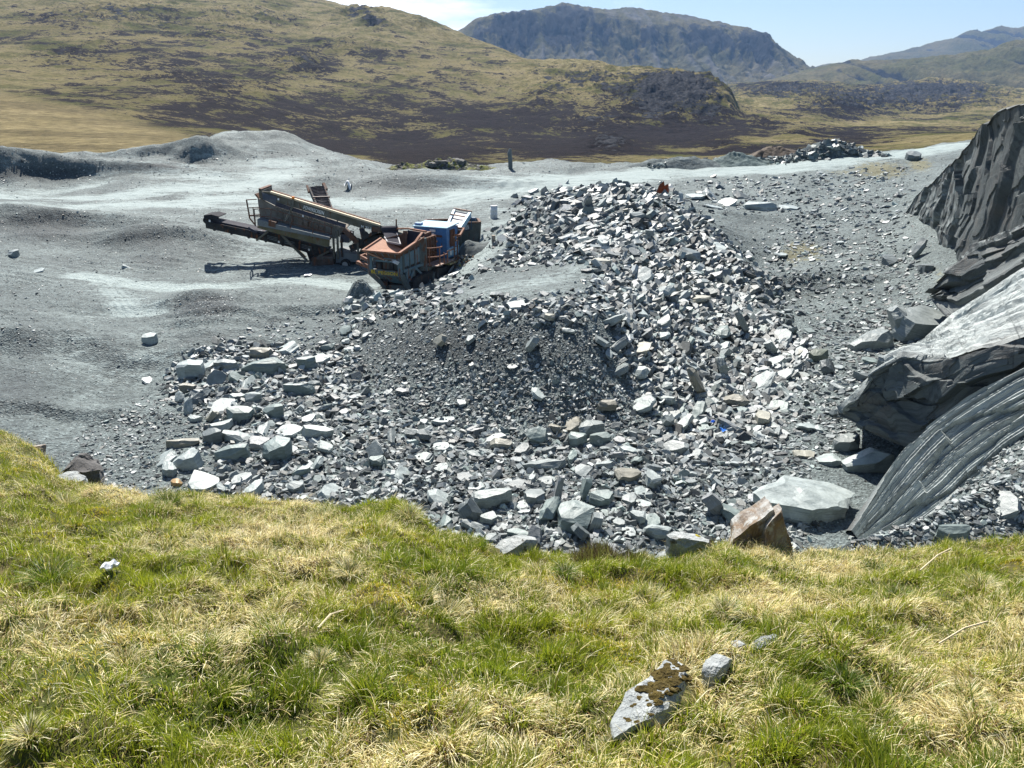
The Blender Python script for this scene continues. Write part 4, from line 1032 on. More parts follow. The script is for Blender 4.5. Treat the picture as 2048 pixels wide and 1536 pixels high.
def build_crags():
    m = mat_crag(.32, .82); m2 = mat_crag(.12, 1.15)
    # tall crag at the back right
    base = [(1790,456,57),(1830,476,52),(1862,506,46),(1895,566,38),(1960,606,33),(2048,566,30),(2300,520,26)]
    crest = [(1793,448,57.5),(1822,398,55),(1880,342,49),(1935,280,42),(1985,220,36.5),(2035,206,32.5),(2300,190,28)]
    mid = [(1790,452,56.8),(1824,440,53),(1868,432,47),(1915,432,40.2),(1975,420,35),(2040,390,31),(2300,350,26.5)]
    def d1(S, T, V):
        X, Y, Z = V[..., 0], V[..., 1], V[..., 2]
        a = S * 34 - T * 3.6 + .8 * fbm(S * 9, T * 1.5, 3, 201)
        rib = saw(a * .13, .93) * .34 + saw(a * .4 + 3, .9) * .08
        d = rib * (.75 + .5 * fbm(S * 5, T * 2, 2, 202)) - .35 + .16 * fbm3(X / 3.4, Y / 3.4, Z / 3.4, 5, 203) + facets(S, T, 9, 1.1, 22, 1, .22, .10)
        d = d + .16 * np.round(2.2 * fbm(S * 9, T * 2.2, 2, 207)) / 2.2
        return d * sstep(0, .1, T) * (1 - .5 * sstep(1.8, 2, T)), .5 * sstep(.62, .5, S) * sstep(.2, .8, fbm(S * 26, T * 7, 3, 205) + .35)  # sunlit flakes on the left lobe painted paler
    crag('slate_crag', [base, mid, crest, off(crest, 5, 6, -1.2), off(crest, 12, 14, -6)], 330, [80, 90, 30, 10], d1, 1, m, 'tall dark slate crag with a mossy top rising at the right photo edge')
    base2 = [(1866,604,31),(1885,628,29.5),(1904,642,28.5),(1966,600,27),(2048,542,26),(2300,420,23)]
    crest2 = [(1867,586,31.3),(1892,546,30.3),(1947,499,29.4),(2025,468,27.6),(2062,448,26.8),(2300,400,24)]
    def d2(S, T, V):
        X, Y, Z = V[..., 0], V[..., 1], V[..., 2]
        d = .2 * saw(T * 2.6 + S * 1.3 + .4 * fbm(S * 5, T * 2, 3, 211), .2) - .1 + .07 * fbm3(X / 2.2, Y / 2.2, Z / 2.2, 5, 213) + facets(S, T, 6, 2.2, 30, 3, .08, .06) + facets(S, T, 14, 9, 120, 4, .02, .03)
        return d * sstep(0, .1, T), .6 * sstep(.9, 1.05, T) * sstep(-.1, .4, fbm(S * 30, T * 5, 3, 214)) + .25 * np.exp(-((T - .22 - .1 * S) / .07) ** 2)
    crag('slate_crag', [base2, crest2, off(crest2, 2.2, 2.5, .05), off(crest2, 8, 6, -1.5)], 260, [90, 40, 14], d2, 0, m, 'low dark leaning rock face with a pale ledge below the tall crag')
    base4 = [(1673,828,20.5),(1712,846,20),(1743,866,19.5),(1793,888,18.8),(1841,900,18),(1882,860,17.5),(1923,816,17.2),(1963,795,17),(2048,778,16.5),(2300,740,15.5)]
    crest4 = [(1676,820,20.3),(1715,787,19.9),(1740,747,19.8),(1814,708,19.4),(1861,721,18.7),(1904,712,18.2),(1947,692,17.7),(2048,661,17.2),(2300,600,16)]
    back4 = [(1690,806,21.8),(1760,738,23),(1846,682,25.5),(1905,632,28.2),(1966,592,27),(2048,534,26),(2300,430,23)]
    def d4(S, T, V):
        X, Y, Z = V[..., 0], V[..., 1], V[..., 2]
        face = .12 * saw(T * 1.7 + S * 4 + .5 * fbm(S * 6, T * 2, 3, 221), .9) + .05 * fbm3(X / 1.9, Y / 1.9, Z / 1.9, 5, 223) - .08 + facets(S, T, 6, 1.6, 14, 5, .13, .05) + facets(S, T, 12, 9, 120, 6, .018, .02)
        u = S * 1.0 + (T - 1) * 8 + .3 * fbm(S * 6, T * 3, 3, 224)
        top = .15 * saw(u, .12) + .06 * saw(u * 2.7 + 2, .15) + .02 * fbm(S * 60, T * 10, 3, 225) - .1 + facets(S, T, 4, 9, 60, 7, .02, .02) + facets(S, T, 5, 2.2, 16, 11, .07, .03)
        k = sstep(.9, 1.1, T)
        return (face * (1 - k) + top * k) * sstep(0, .08, T), k * (.95 - .3 * np.clip(fbm(S * 18, T * 5, 3, 226), -.6, 1))  # top slab painted paler than the face, as the sun lights it
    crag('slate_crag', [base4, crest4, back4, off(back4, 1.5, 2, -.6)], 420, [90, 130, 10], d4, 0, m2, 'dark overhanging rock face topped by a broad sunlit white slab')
    a5 = [(1697,1054,16.0),(1750,975,16.5),(1800,905,16.9),(1860,850,17),(1935,795,16.9),(2048,735,16.6),(2300,640,15.6)]
    b5 = [(1728,1094,15.1),(1805,1066,14.9),(1880,1010,14.9),(1940,955,15.0),(2010,905,15.1),(2080,870,15),(2300,800,14.4)]
    def d5(S, T, V):
        X, Y, Z = V[..., 0], V[..., 1], V[..., 2]
        u = (T - 1) * 6.2 + .16 * fbm(S * 5, T * 1.4, 3, 231) + S * 1.1
        k = sstep(.98, 1.02, T)
        ch = .8 + .5 * fbm(S * 5, T * 2, 2, 234)
        d = .15 * saw(u, .82) * ch + .05 * saw(u * 2.6 + .3 + .3 * fbm(S * 7, T, 2, 235), .82) + .02 * fbm3(X / .9, Y / .9, Z / .9, 4, 232) - .15 + facets(S, T, 7, 4, 40, 12, .075, .04)
        st = np.round(3 * fbm(S * 11, np.floor(u) * 2.3 + 7, 2, 236)) / 3 * .14
        return d * k, k * (.85 + .3 * fbm(S * 24, T * 6, 3, 233))  # ribbed slab painted paler for the sun on it
    crag('slate_crag', [off(a5, -.1, .7, -1.8), a5, b5, off(b5, .7, -1.0, -1.3)], 420, [14, 170, 90], d5, 0, m2, 'ribbed slate outcrop with parallel slanting ledges above the lower right scree')

# ------------------------------------------------------------------ heaps, posts, litter and other single things
def mound(name, px, py, wpx, hm, asp, mat, label, cat='heap', seed=1, stepn=.12, n=64, grp=None, skew=0., pk=1.):
    X, Y, Z = (float(a[0]) for a in hit([px], [py]))
    R = wpx * mpp(X, Y, Z) / 2
    r = np.linspace(0, 1.12, n); th = np.linspace(0, 2 * PI, n * 2)
    TH_, RR = np.meshgrid(th, r)
    nx, ny = np.cos(TH_), np.sin(TH_)
    k = 1 + .18 * fbm(nx * 1.3 + seed * 9, ny * 1.3, 3, 300 + seed)
    xx = X + RR * R * k * nx; yy = Y + RR * R * asp * k * ny
    h = hm * np.clip(1.06 - np.sqrt(RR ** (2 * pk) + .02), -.15, 1) * (1 - .2 * RR) + stepn * hm * fbm(xx / R * 4, yy / R * 4, 4, 310 + seed) * np.clip(1.1 - RR, 0, 1)
    xx = xx + skew * h
    zz = HF(xx, yy) * sstep(0, .9, RR) + Z * (1 - sstep(0, .9, RR)) + h - .08
    me = grid_mesh(name, xx, yy, zz)
    for a in ('dust', 'moss', 'coarse_shade'): flt_attr(me, a, np.zeros(xx.size))
    return tag(link(name, me, mat), label, cat, grp), (X, Y, Z, R)
def simple_mat(name, col, rough=.8, var=.35, scale=6., bump=.4, dist=.03, spec=.25):
    t = NT(name); v = t.coord(); n = t.noise(v, scale, 6, .7)
    c = t.mix(1., col, t.ramp(n, [(.25, 1 - var), (.55, 1.), (.8, 1 + var)]), 'MULTIPLY')
    return t.pbr(c, rough, spec, normal=t.bump(n, bump, dist))
def patch_mat(name, a, b, scale, lo, hi, rough=.8, bump=.6, dist=.03, lich=None):
    t = NT(name); v = t.coord(); f = t.ramp(t.noise(v, scale, 6, .65), [(lo, 0.), (hi, 1.)])
    fine = t.noise(v, scale * 6, 5, .7)
    c = t.mix(f, a, b); c = t.mix(1., c, t.ramp(fine, [(.25, .6), (.55, 1.), (.8, 1.3)]), 'MULTIPLY')
    if lich: c = t.mix(t.ramp(t.noise(v, scale * 1.7, 5, .6), [(.58, 0.), (.63, 1.)]), c, lich)
    return t.pbr(c, rough, .2, normal=t.bump(t.math('ADD', fine, f), bump, dist))
def lathe(bm, prof, n=24, c=(0, 0, 0)):
    rings = [[bm.verts.new((c[0] + r * math.cos(2 * PI * i / n), c[1] + r * math.sin(2 * PI * i / n), c[2] + z)) for i in range(n)] for r, z in prof]
    for a, b in zip(rings[:-1], rings[1:]):
        for i in range(n): bm.faces.new((a[i], a[(i + 1) % n], b[(i + 1) % n], b[i]))
    bm.faces.new(rings[0][::-1]); bm.faces.new(rings[-1])
def bm_obj(name, bm, mat, parent=None, loc=None, smooth=False):
    me = bpy.data.meshes.new(name)
    bmesh.ops.recalc_face_normals(bm, faces=bm.faces[:]); bm.to_mesh(me); bm.free()
    if smooth:
        for p in me.polygons: p.use_smooth = True
    o = link(name, me, mat, parent)
    if loc is not None: o.location = loc
    return o
def crumple(name, px, py, wpx, hpx, mat, label, cat, seed, up=.5, Yg=None):
    if Yg is None: X, Y, Z = (float(a[0]) for a in hit([px], [py + hpx * .4]))
    else:
        p = P(px, py + hpx * .4, Y=Yg); X, Y, Z = p.x, p.y, p.z
    m = mpp(X, Y, Z); w, d = wpx * m, hpx * m * 1.6
    bm = bmesh.new(); bmesh.ops.create_grid(bm, x_segments=14, y_segments=12, size=.5)
    for v in bm.verts:
        p = Vector((v.co.x * 3, v.co.y * 3, seed)); k = mnoise.noise_vector(p * .8)
        edge_ = 1 + .3 * mnoise.noise(Vector((v.co.x * 2, v.co.y * 2, seed + 5)))
        v.co = Vector((v.co.x * w * edge_ + k.x * .12 * w, v.co.y * d * edge_ + k.y * .1 * d, (.5 + k.z) * up * min(w, d) * .8 + .01))
    r = bmesh.ops.solidify(bm, geom=bm.faces[:], thickness=.008)
    o = bm_obj(name, bm, mat, loc=(X, Y, Z + .01)); return tag(o, label, cat)
def tufts_rocks(): pass
def build_small(mg, mso):
    # far heaps by the road
    soil = patch_mat('soil', (.06, .045, .032), (.13, .10, .075), 1.2, .4, .6, dist=.1)
    blue = patch_mat('blue_slate', (.075, .095, .098), (.15, .18, .178), 1.6, .4, .6, dist=.15)
    green = patch_mat('green_slate', (.085, .12, .114), (.16, .205, .195), 1.4, .4, .6, dist=.12)
    mound('soil_heap', 1545, 322, 140, 2.1, .5, soil, 'brown soil heap tipped at the roadside between two slate heaps', seed=1, stepn=.2, pk=1.7)
    mound('slate_heap', 1470, 331, 150, 1.9, .5, green, 'pale green slate waste heap left of the brown soil heap', seed=2, stepn=.3, pk=1.2)
    o, hb = mound('slate_heap', 1655, 312, 170, 1.9, .4, blue, 'long heap of blue-grey slate blocks right of the brown soil heap', seed=3, stepn=.4, pk=1.6)
    mound('slate_heap', 1370, 335, 230, 1.6, .3, blue, 'low grey slate waste bank running left from the green heap', seed=4, stepn=.35, pk=1.3)
    mound('gravel_heap', 722, 592, 64, .95, .8, mg, 'small rounded gravel heap in the crusher shadow', seed=5, stepn=.12, pk=1.7)
    mound('fines_heap', 938, 508, 84, 1.0, .8, simple_mat('fines', (.09, .105, .105), .85, .25, 5), 'dark heap of fine slate under the screener hopper', seed=6, stepn=.1, pk=1.2)
    # mossy outcrop at the quarry edge
    om = patch_mat('mossy_rock', (.06, .06, .055), (.15, .16, .03), 1.3, .46, .54, dist=.12, lich=(.22, .22, .20))
    for i, (px, py, w, h, lab) in enumerate(((895,336,125,1.25,'main mossy rock outcrop with grey knobs behind the gravel basin'),(812,338,90,.75,'low left lobe of mossy rock beside the tan grass strip'),(958,338,80,.55,'low yellowish mossy rock right of the main outcrop'))):
        mound('mossy_outcrop', px, py, w, h, .45, om, lab, 'rock outcrop', seed=20 + i, stepn=.75, pk=2.)
    kn = patch_mat('knob_rock', (.09, .09, .085), (.19, .185, .17), 2, .4, .6, dist=.1)
    for i, (px, py, w, h, lab) in enumerate(((862,331,24,8,'small grey knob on the left of the mossy outcrop'),(885,330,36,9,'grey knob at the middle of the mossy outcrop'),(918,331,30,12,'largest pale grey knob at the right of the mossy outcrop'))):
        X, Y, Z = (float(a[0]) for a in hit([px], [338])); m = mpp(X, Y, Z); me = rock_mesh('mossy_rock', 900 + i, (w * m, 2.5, h * m * 1.2), cuts=7, sub=3, rough=.06, n=9)
        o = link('mossy_rock', me, kn); o.location = (X, Y + .6, Z + .25); tag(o, lab, 'rock')
    # standing stone
    X, Y, Z = (float(a[0]) for a in hit([1021], [337])); m = mpp(X, Y, Z)
    me = rock_mesh('standing_stone', 950, (.62, .35, 40 * m), cuts=4, sub=3, rough=.02, n=6); o = link('standing_stone', me, mso)
    o.location = (X, Y, Z - .15); o.rotation_euler = (0, -.06, .2); o.color = (.55, .58, .62, 1); tag(o, 'tall thin dark standing stone beside the far road', 'standing stone')
    # tiny dark stone marker on the tan field edge
    X, Y, Z = (float(a[0]) for a in hit([44], [325]))
    me = rock_mesh('marker_stone', 951, (.22, .2, .42), cuts=3, sub=1, rough=.02, n=5); o = link('marker_stone', me, mso)
    o.location = (X, Y, Z - .05); o.color = (.15, .15, .16, 1); tag(o, 'tiny dark upright marker on the far left gravel rim', 'marker')
    # oil drum and stub post
    wm = patch_mat('worn_white', (.72, .71, .70), (.45, .43, .42), 5, .55, .7, .5, .2, .01)
    X, Y, Z = (float(a[0]) for a in hit([988], [437])); m = mpp(X, Y, Z); r, h = 7 * m, 25 * m
    e = empty('steel_drum', (X, Y, Z), 'dented white steel drum standing left of the rubble heap', 'drum')
    bm = bmesh.new(); lathe(bm, [(r * .97, 0), (r, .03), (r, h * .32), (r * 1.04, h * .34), (r, h * .36), (r, h * .64), (r * 1.04, h * .66), (r, h * .68), (r, h - .02)], 28); bm_obj('body', bm, wm, e, (X, Y, Z), True)
    bm = bmesh.new(); lathe(bm, [(r * 1.03, h - .02), (r * 1.03, h + .03), (r * .94, h + .03), (r * .93, h + .01)], 28); bm_obj('lid', bm, wm, e, (X, Y, Z))
    X, Y, Z = (float(a[0]) for a in hit([987], [483])); m = mpp(X, Y, Z)
    bm = bmesh.new(); lathe(bm, [(4.2 * m, 0), (4 * m, .1), (3.8 * m, 13 * m)], 10); o = bm_obj('post_stump', bm, simple_mat('stump', (.36, .30, .24), .8, .4, 8), loc=(X, Y, Z - .02)); tag(o, 'short pale post stump between the fines heap and rubble', 'post')
    # litter
    white = simple_mat('white_plastic', (.78, .78, .78), .5, .12, 4)
    crumple('plastic_sheet', 697, 368, 12, 20, white, 'white crumpled plastic sheet on the dark gravel behind the machines', 'sheet', 1., 1.4)
    crumple('plastic_sheet', 616, 547, 14, 9, white, 'white sheet lying in the shadow of the screener', 'sheet', 2., .12)
    bl_ = simple_mat('blue_plastic', (.02, .12, .62), .4, .3, 5)
    crumple('plastic_scrap', 1447, 860, 12, 10, simple_mat('light_blue_plastic', (.12, .35, .85), .4, .3, 5), 'light blue plastic scrap, rightmost of three among the heap foot blocks', 'plastic', 3., .7)
    crumple('plastic_scrap', 1421, 843, 20, 9, bl_, 'long bright blue plastic scrap, middle one of three at the heap foot', 'plastic', 4., .6)
    crumple('plastic_scrap', 1364, 816, 8, 14, bl_, 'small deep blue plastic scrap, leftmost of three at the heap foot', 'plastic', 5., .9)
    crumple('wrapper', 222, 1143, 20, 13, white, 'small white crisp wrapper lying in the grass', 'wrapper', 6., .5, Yg=3.6)
    X, Y, Z = (float(a[0]) for a in hit([1505], [1004])); m = mpp(X, Y, Z)
    bm = bmesh.new(); r = 8 * m; lathe(bm, [(r * .95, 0), (r, .01), (r, 15 * m), (r * 1.06, 15 * m), (r * 1.06, 16.5 * m), (r * .9, 16.5 * m)], 20)
    o = bm_obj('paint_tin', bm, white, loc=(X, Y - .2, Z + .1)); o.rotation_euler = (-.5, .3, 0); tag(o, 'small white tin lying between the pale green slab and huge boulder', 'tin')
    rust = simple_mat('rust_sheet', (.23, .085, .035), .8, .5, 4)
    X, Y, Z = (float(a[0]) for a in hit([1325], [388])); m = mpp(X, Y, Z)
    bm = bmesh.new(); s = 26 * m
    v = [bm.verts.new(c) for c in ((-s * .5, 0, 0), (s * .1, -.2, -.05), (s * .5, .1, 0), (s * .45, .2, s * .7), (s * .12, -.1, s * .55), (s * .05, .1, s * .9), (-s * .3, .15, s * .55))]
    bm.faces.new((v[0], v[1], v[4], v[6])); bm.faces.new((v[1], v[2], v[3], v[4])); bm.faces.new((v[6], v[4], v[5]))
    bmesh.ops.solidify(bm, geom=bm.faces[:], thickness=.05); o = bm_obj('scrap_metal', bm, rust, loc=(X, Y, Z + .1)); tag(o, 'bent rusty sheet of scrap metal standing behind the heap top', 'scrap metal')
    # pile of yellowish debris beside the crusher
    n = 260; X, Y, Z = (float(a[0]) for a in hit([917], [528])); xs = X + rng.normal(0, .3, n); ys = Y + rng.normal(0, .4, n)
    rgb = np.stack([rng.uniform(.2, .4, n), rng.uniform(.17, .32, n), rng.uniform(.08, .18, n)], 1); rgb[::3] = (.25, .26, .25); rgb[1::3] = (.08, .09, .09); rgb[2::7] = (.2, .1, .05)
    hgt = .5 * np.exp(-((xs - X) ** 2 + (ys - Y) ** 2) / .3)
    o = stones(xs, ys, HF(xs, ys) + hgt * rng.random(n), HN(xs, ys), rng.uniform(.08, .32, n), np.full(n, .7), .3, rgb, name='debris', mat=MSS)
    tag(o, 'pile of yellow and rusty debris on the gravel beside the crusher', 'debris', kind='stuff')
    n = 700; pxs = rng.uniform(1300, 1600, n); xs, ys, zs = hit(pxs, rng.normal(332, 3, n) - (pxs - 1300) * .035)
    o = stones(xs, ys + rng.uniform(-.5, 2.5, n), zs + rng.random(n) * .5, np.tile([0, -.25, 1.], (n, 1)), rng.uniform(.15, .9, n), np.full(n, .5), .25, slate_rgb(n, .08, .30) * (.92, 1., .99), name='bank_blocks', mat=MSS); tag(o, 'slate pieces strewn along the low waste bank by the road', 'rubble', kind='stuff')
    # blocks spilled over the far blue heap and soil heap
    n = 420; xs = hb[0] + rng.uniform(-1.15, 1.25, n) * hb[3]; ys = hb[1] + rng.normal(-.2, .5, n) * hb[3] * .4
    dd = np.clip(1 - (np.abs(xs - hb[0]) / hb[3]) ** 1.6, 0, 1) * np.clip(1 - (np.abs(ys - hb[1]) / (hb[3] * .42)) ** 1.5, 0, 1)
    o = stones(xs, ys, HF(xs, ys) + dd * 1.7, np.tile([0, -.25, 1.], (n, 1)), rng.uniform(.3, 1.5, n) ** 1.1, np.full(n, .5), .25, slate_rgb(n, .06, .22) * (.9, 1., 1.02), name='heap_blocks', mat=MSS)
    tag(o, 'blue-grey slate blocks covering the long far heap', 'rubble', kind='stuff')
# ------------------------------------------------------------------ machines
class MB:
    def __init__(s): s.bm = bmesh.new()
    def prism(s, pts, ext):
        """solid from a polygon of world points pushed along ext"""
        a = [s.bm.verts.new(p) for p in pts]; b = [s.bm.verts.new(Vector(p) + Vector(ext)) for p in pts]
        n = len(a); s.bm.faces.new(a); s.bm.faces.new(b[::-1])
        for i in range(n): s.bm.faces.new((a[i], b[i], b[(i + 1) % n], a[(i + 1) % n]))
        return s
    def beam(s, a, b, w, h=None, up=(0, 0, 1)):
        a, b = Vector(a), Vector(b); h = h or w; d = (b - a).normalized(); u = Vector(up)
        if abs(d.dot(u)) > .97: u = Vector((0, 1, 0))
        x = d.cross(u).normalized(); y = x.cross(d)
        c = [a + x * i * w / 2 + y * j * h / 2 for i, j in ((-1, -1), (1, -1), (1, 1), (-1, 1))]
        return s.prism(c, b - a)
    def tube(s, a, b, r, n=8):
        a, b = Vector(a), Vector(b); d = (b - a).normalized(); u = Vector((0, 0, 1)) if abs(d.z) < .95 else Vector((0, 1, 0))
        x = d.cross(u).normalized(); y = x.cross(d)
        return s.prism([a + (x * math.cos(t) + y * math.sin(t)) * r for t in (2 * PI * i / n for i in range(n))], b - a)
    def path(s, pts, r, n=7):
        for a, b in zip(pts[:-1], pts[1:]): s.tube(a, b, r, n)
        return s
    def build(s, name, mat, parent, bevel=0.):
        if bevel: bmesh.ops.bevel(s.bm, geom=s.bm.edges[:], offset=bevel, segments=1, affect='EDGES')
        return bm_obj(name, s.bm, mat, parent)
def paint(name, col, rust=.3, dirt=.3, rough=.6, rustc=(.16, .062, .03), streak=True, dirtc=(.22, .225, .21)):
    t = NT(name); v = t.coord(); vs = t.coord(scale=(1.6, 1.6, .35) if streak else (1, 1, 1))
    n = t.noise(vs, 2.6, 7, .68); d = t.noise(v, 1.5, 6, .7); f = t.noise(v, 9, 4, .7)
    c = t.mix(1., col, t.ramp(f, [(.3, .78), (.55, 1.), (.75, 1.15)]), 'MULTIPLY')
    c = t.mix(t.math('MULTIPLY', t.ramp(d, [(.42, 0.), (.66, 1.)]), dirt), c, dirtc)
    c = t.mix(t.ramp(n, [(.68 - .36 * rust, 0.), (.74 - .30 * rust, 1.)]), c, t.mix(f, (rustc[0] * .6, rustc[1] * .55, rustc[2] * .5), (rustc[0] * 1.5, rustc[1] * 1.6, rustc[2] * 1.6)))
    return t.pbr(c, rough, .35, normal=t.bump(t.math('ADD', n, f), .25, .02))
def lettering(name, txt, origin, xdir, ydir, h, mat, parent, depth=.02, shear=0., squeeze=1., width=None):
    cu = bpy.data.curves.new(name, 'FONT'); cu.body = txt; cu.size = 1; cu.extrude = .01; cu.shear = shear; cu.space_character = 1.05
    cu.offset = .012
    tmp = bpy.data.objects.new('tmp', cu); C.objects.link(tmp)
    bpy.context.view_layer.update()
    me = bpy.data.meshes.new_from_object(tmp.evaluated_get(bpy.context.evaluated_depsgraph_get()))
    bpy.data.objects.remove(tmp); bpy.data.curves.remove(cu)
    wid = max(v.co.x for v in me.vertices) * h / .7
    if width: squeeze = width / wid
    x = Vector(xdir).normalized() * squeeze; y = Vector(ydir); y = (y - x.normalized() * y.dot(x.normalized())).normalized(); n = x.cross(y).normalized()
    for v in me.vertices: v.co = Vector(origin) + (x * v.co.x + y * v.co.y) * (h / .7) + n * (v.co.z * depth / .02 + depth)
    return link(name, me, mat, parent)

def build_screener():
    Yn, Yf = 48., 50.3
    A = lambda x, y, Y=Yn: P(390 + x / 5.535, 360 + y / 5.535, Y=Y)
    pa = lambda pts, Y=Yn: [A(x, y, Y) for x, y in pts]
    ol = paint('olive_paint', (.11, .10, .072), .26, .6, .8, rustc=(.11, .052, .03)); ru = paint('rusted_steel', (.10, .05, .032), .6, .4, .85, rustc=(.12, .052, .03))
    dk = paint('dark_steel', (.03, .029, .03), .35, .35, .95, dirtc=(.12, .12, .115)); nv = paint('navy_paint', (.022, .024, .05), .12, .2, .5)
    cr = paint('cream_paint', (.62, .50, .34), .2, .2, .6); mud = paint('muddy_panel', (.15, .135, .115), .3, .75, .85, dirtc=(.24, .235, .215))
    belt = paint('conveyor_belt', (.022, .021, .03), .0, .45, .9, dirtc=(.07, .068, .082), streak=False); dust = paint('dusty_steel', (.15, .17, .185), .22, .7, .85)
    white = simple_mat('white_sticker', (.8, .8, .8), .5, .05); tyre = simple_mat('tyre_rubber', (.03, .03, .03), .8, .3, 8); hubm = simple_mat('wheel_hub', (.33, .33, .32), .7, .3, 8)
    e = empty('mobile_screener', P(640, 530, Y=49), 'long dirty brown mobile screening machine with navy stripe and tilted conveyor', 'screening machine')
    dY = Vector((0, 1, 0))
    # side boards near and far, with stiffener ribs
    side = [(735,128),(832,132),(2048,502),(2240,560),(2240,612),(2040,548),(1830,532),(1680,482),(900,245),(745,210)]
    for Y in (Yn, Yf - .1):
        m = MB().prism(pa(side, Y), dY * .1)
        for k in range(9):
            x = 930 + k * 128; y = 150 + (x - 832) * .3042; m.prism(pa([(x, y + 18), (x + 12, y + 22), (x + 12, y + 92), (x, y + 88)], Y - .03 if Y == Yn else Y + .1), dY * .03)
        m.build('side_board', ol, e)
    m = MB().prism(pa([(832,126),(2048,496),(2048,516),(832,146)], Yn - .06), dY * .26); m.build('top_flange', cr, e)
    m = MB().prism(pa([(800,98),(2048,478),(2048,492),(800,118)], Yf - .2), dY * .26).prism(pa([(705,92),(735,100),(735,118),(705,112)], Yn + .1), dY * 2.2); m.build('rear_rim', ru, e)
    MB().prism(pa([(890,243),(1672,490),(1664,534),(886,288)], Yn - .05), dY * .05).build('stripe', nv, e)
    MB().prism(pa([(738,138),(905,188),(892,282),(752,214)], Yn - .07), dY * .07).build('tarp', paint('blue_grey_sheet', (.06, .075, .11), .05, .4, .6), e)
    MB().prism(pa([(703,100),(742,118),(748,216),(712,200)], Yn + .1), dY * 2.1).build('end_plate', ol, e)
    MB().prism(pa([(655,158),(672,155),(712,205),(700,212)], Yn + .2), dY * 1.9).build('end_chute', ru, e)
    # screen box body with vertical ribs
    m = MB().prism(pa([(692,208),(752,216),(890,290),(1665,535),(1605,600),(1560,650),(1480,640),(850,480),(722,440)], Yn + .08), dY * 2.0)
    for k in range(13):
        x = 900 + k * 58; y = 292 + (x - 890) * .316
        m.prism(pa([(x, y + 6), (x + 9, y + 9), (x + 9, y + 118), (x, y + 115)], Yn + .02), dY * .06)
    m.build('screen_box', mud, e)
    m = MB()
    for x, y, w, h in ((1140,430,140,120),(1330,495,110,110)): m.prism(pa([(x, y), (x + w, y + w * .31), (x + w, y + w * .31 + h), (x, y + h)], Yn + .02), dY * .05)
    m.build('access_panel', paint('brown_panel', (.17, .12, .085), .2, .5, .85), e)
    # walkway and its beam
    MB().prism(pa([(690,432),(850,480),(1490,640),(1480,662),(690,505)], Yn - .75), dY * .85).build('walkway', dust, e)
    MB().prism(pa([(690,507),(1482,664),(1478,742),(1440,738),(900,592),(690,530)], Yn - .55), dY * .3).build('walkway_beam', paint('olive_beam', (.13, .115, .06), .45, .4, .8), e)
    MB().prism(pa([(815,445),(895,470),(890,530),(812,505)], Yn - .78), dY * .5).build('tool_box', ru, e)
    Yr = Yn - .72; r = MB()
    T = lambda *q, Y=Yr, rr=.028: r.path([A(x, y, Y) for x, y in q], rr)
    T((652,322),(815,316),(1530,526)); T((655,408),(822,404),(1040,470)); T((1078,484),(1512,594))
    T((640,300),(668,510)); T((655,322),(672,512)); T((840,320),(838,480)); T((1080,392),(1052,560)); T((1310,462),(1300,650)); T((1512,520),(1500,660))
    T((568,220),(682,214)); T((600,308),(712,302)); T((600,396),(722,386), rr=.05); T((570,220),(606,424),(672,506), rr=.045); T((568,220),(600,396), Y=Yn + 1.0, rr=.04); T((600,396),(722,386), Y=Yn + 1.0, rr=.04)
    for (x, y) in ((568,220),(600,308),(600,396)): r.tube(A(x, y, Yr), A(x, y, Yn + 1.0), .03)
    r.build('handrail', ru, e)
    # tail conveyor
    c = MB().prism(pa([(118,500),(600,566),(760,560),(1480,762),(1472,812),(1330,836),(1050,742),(660,650),(120,532)], Yn + .35), dY * .1).prism(pa([(118,500),(600,566),(760,560),(1480,762),(1472,812),(1330,836),(1050,742),(660,650),(120,532)], Yn + 1.55), dY * .1)
    c.prism(pa([(104,456),(600,556),(600,575),(120,505)], Yn + .28), dY * .07)
    for k in range(6): c.prism(pa([(200 + k * 190, 545 + k * 42), (216 + k * 190, 549 + k * 42), (216 + k * 190, 566 + k * 42), (200 + k * 190, 560 + k * 42)], Yn + .35), dY * 1.3)
    cf = c.build('conveyor_frame', dk, e)
    MB().prism(pa([(108,428),(590,530),(1470,770),(1470,784),(590,552),(110,462)], Yn + .45), dY * 1.1).build('belt', belt, cf)
    MB().tube(A(124, 446, Yn + .35), A(124, 446, Yn + 1.65), .2, 16).build('head_drum', dk, cf)
    MB().prism(pa([(96,398),(180,390),(262,412),(258,432),(118,424),(100,470)], Yn + .3), dY * .06).prism(pa([(96,398),(180,390),(262,412),(258,432),(118,424),(100,470)], Yn + 1.6), dY * .06).prism(pa([(96,398),(180,390),(262,412),(262,404),(180,382),(96,390)], Yn + .3), dY * 1.36).build('head_guard', paint('guard_dark', (.02, .02, .024), .1, .2, .95, dirtc=(.05, .05, .055)), cf)
    MB().prism(pa([(590,520),(720,585),(715,608),(590,552)], Yn + .25), dY * .12).prism(pa([(690,560),(810,570),(770,606),(690,596)], Yn + .25), dY * .2).build('side_skirt', nv, cf)
    m = MB()
    for k in range(3):
        for j in range(3):
            x = 800 + k * 190; y = 612 + k * 50 + j * 16; m.prism(pa([(x, y), (x + 110, y + 28), (x + 110, y + 34), (x, y + 6)], Yn + .3), dY * .05)
    m.build('louvre', dust, cf)
    st = MB()
    for x, y in ((913,200),(1185,385),(918,672),(1252,760),(152,440)): st.prism(pa([(x, y), (x + 18, y + 4), (x + 18, y + 26), (x, y + 22)], Yn - .12 if y < 420 else Yn + .24), dY * .03)
    st.build('sticker', white, e)
    # legs and base
    MB().beam(A(948, 596, Yn - .3), A(1240, 892, Yn - .1), .13).build('leg', ol, e); MB().beam(A(812, 566, Yn - .2), A(682, 668, Yn + .3), .1).build('brace', ol, e)
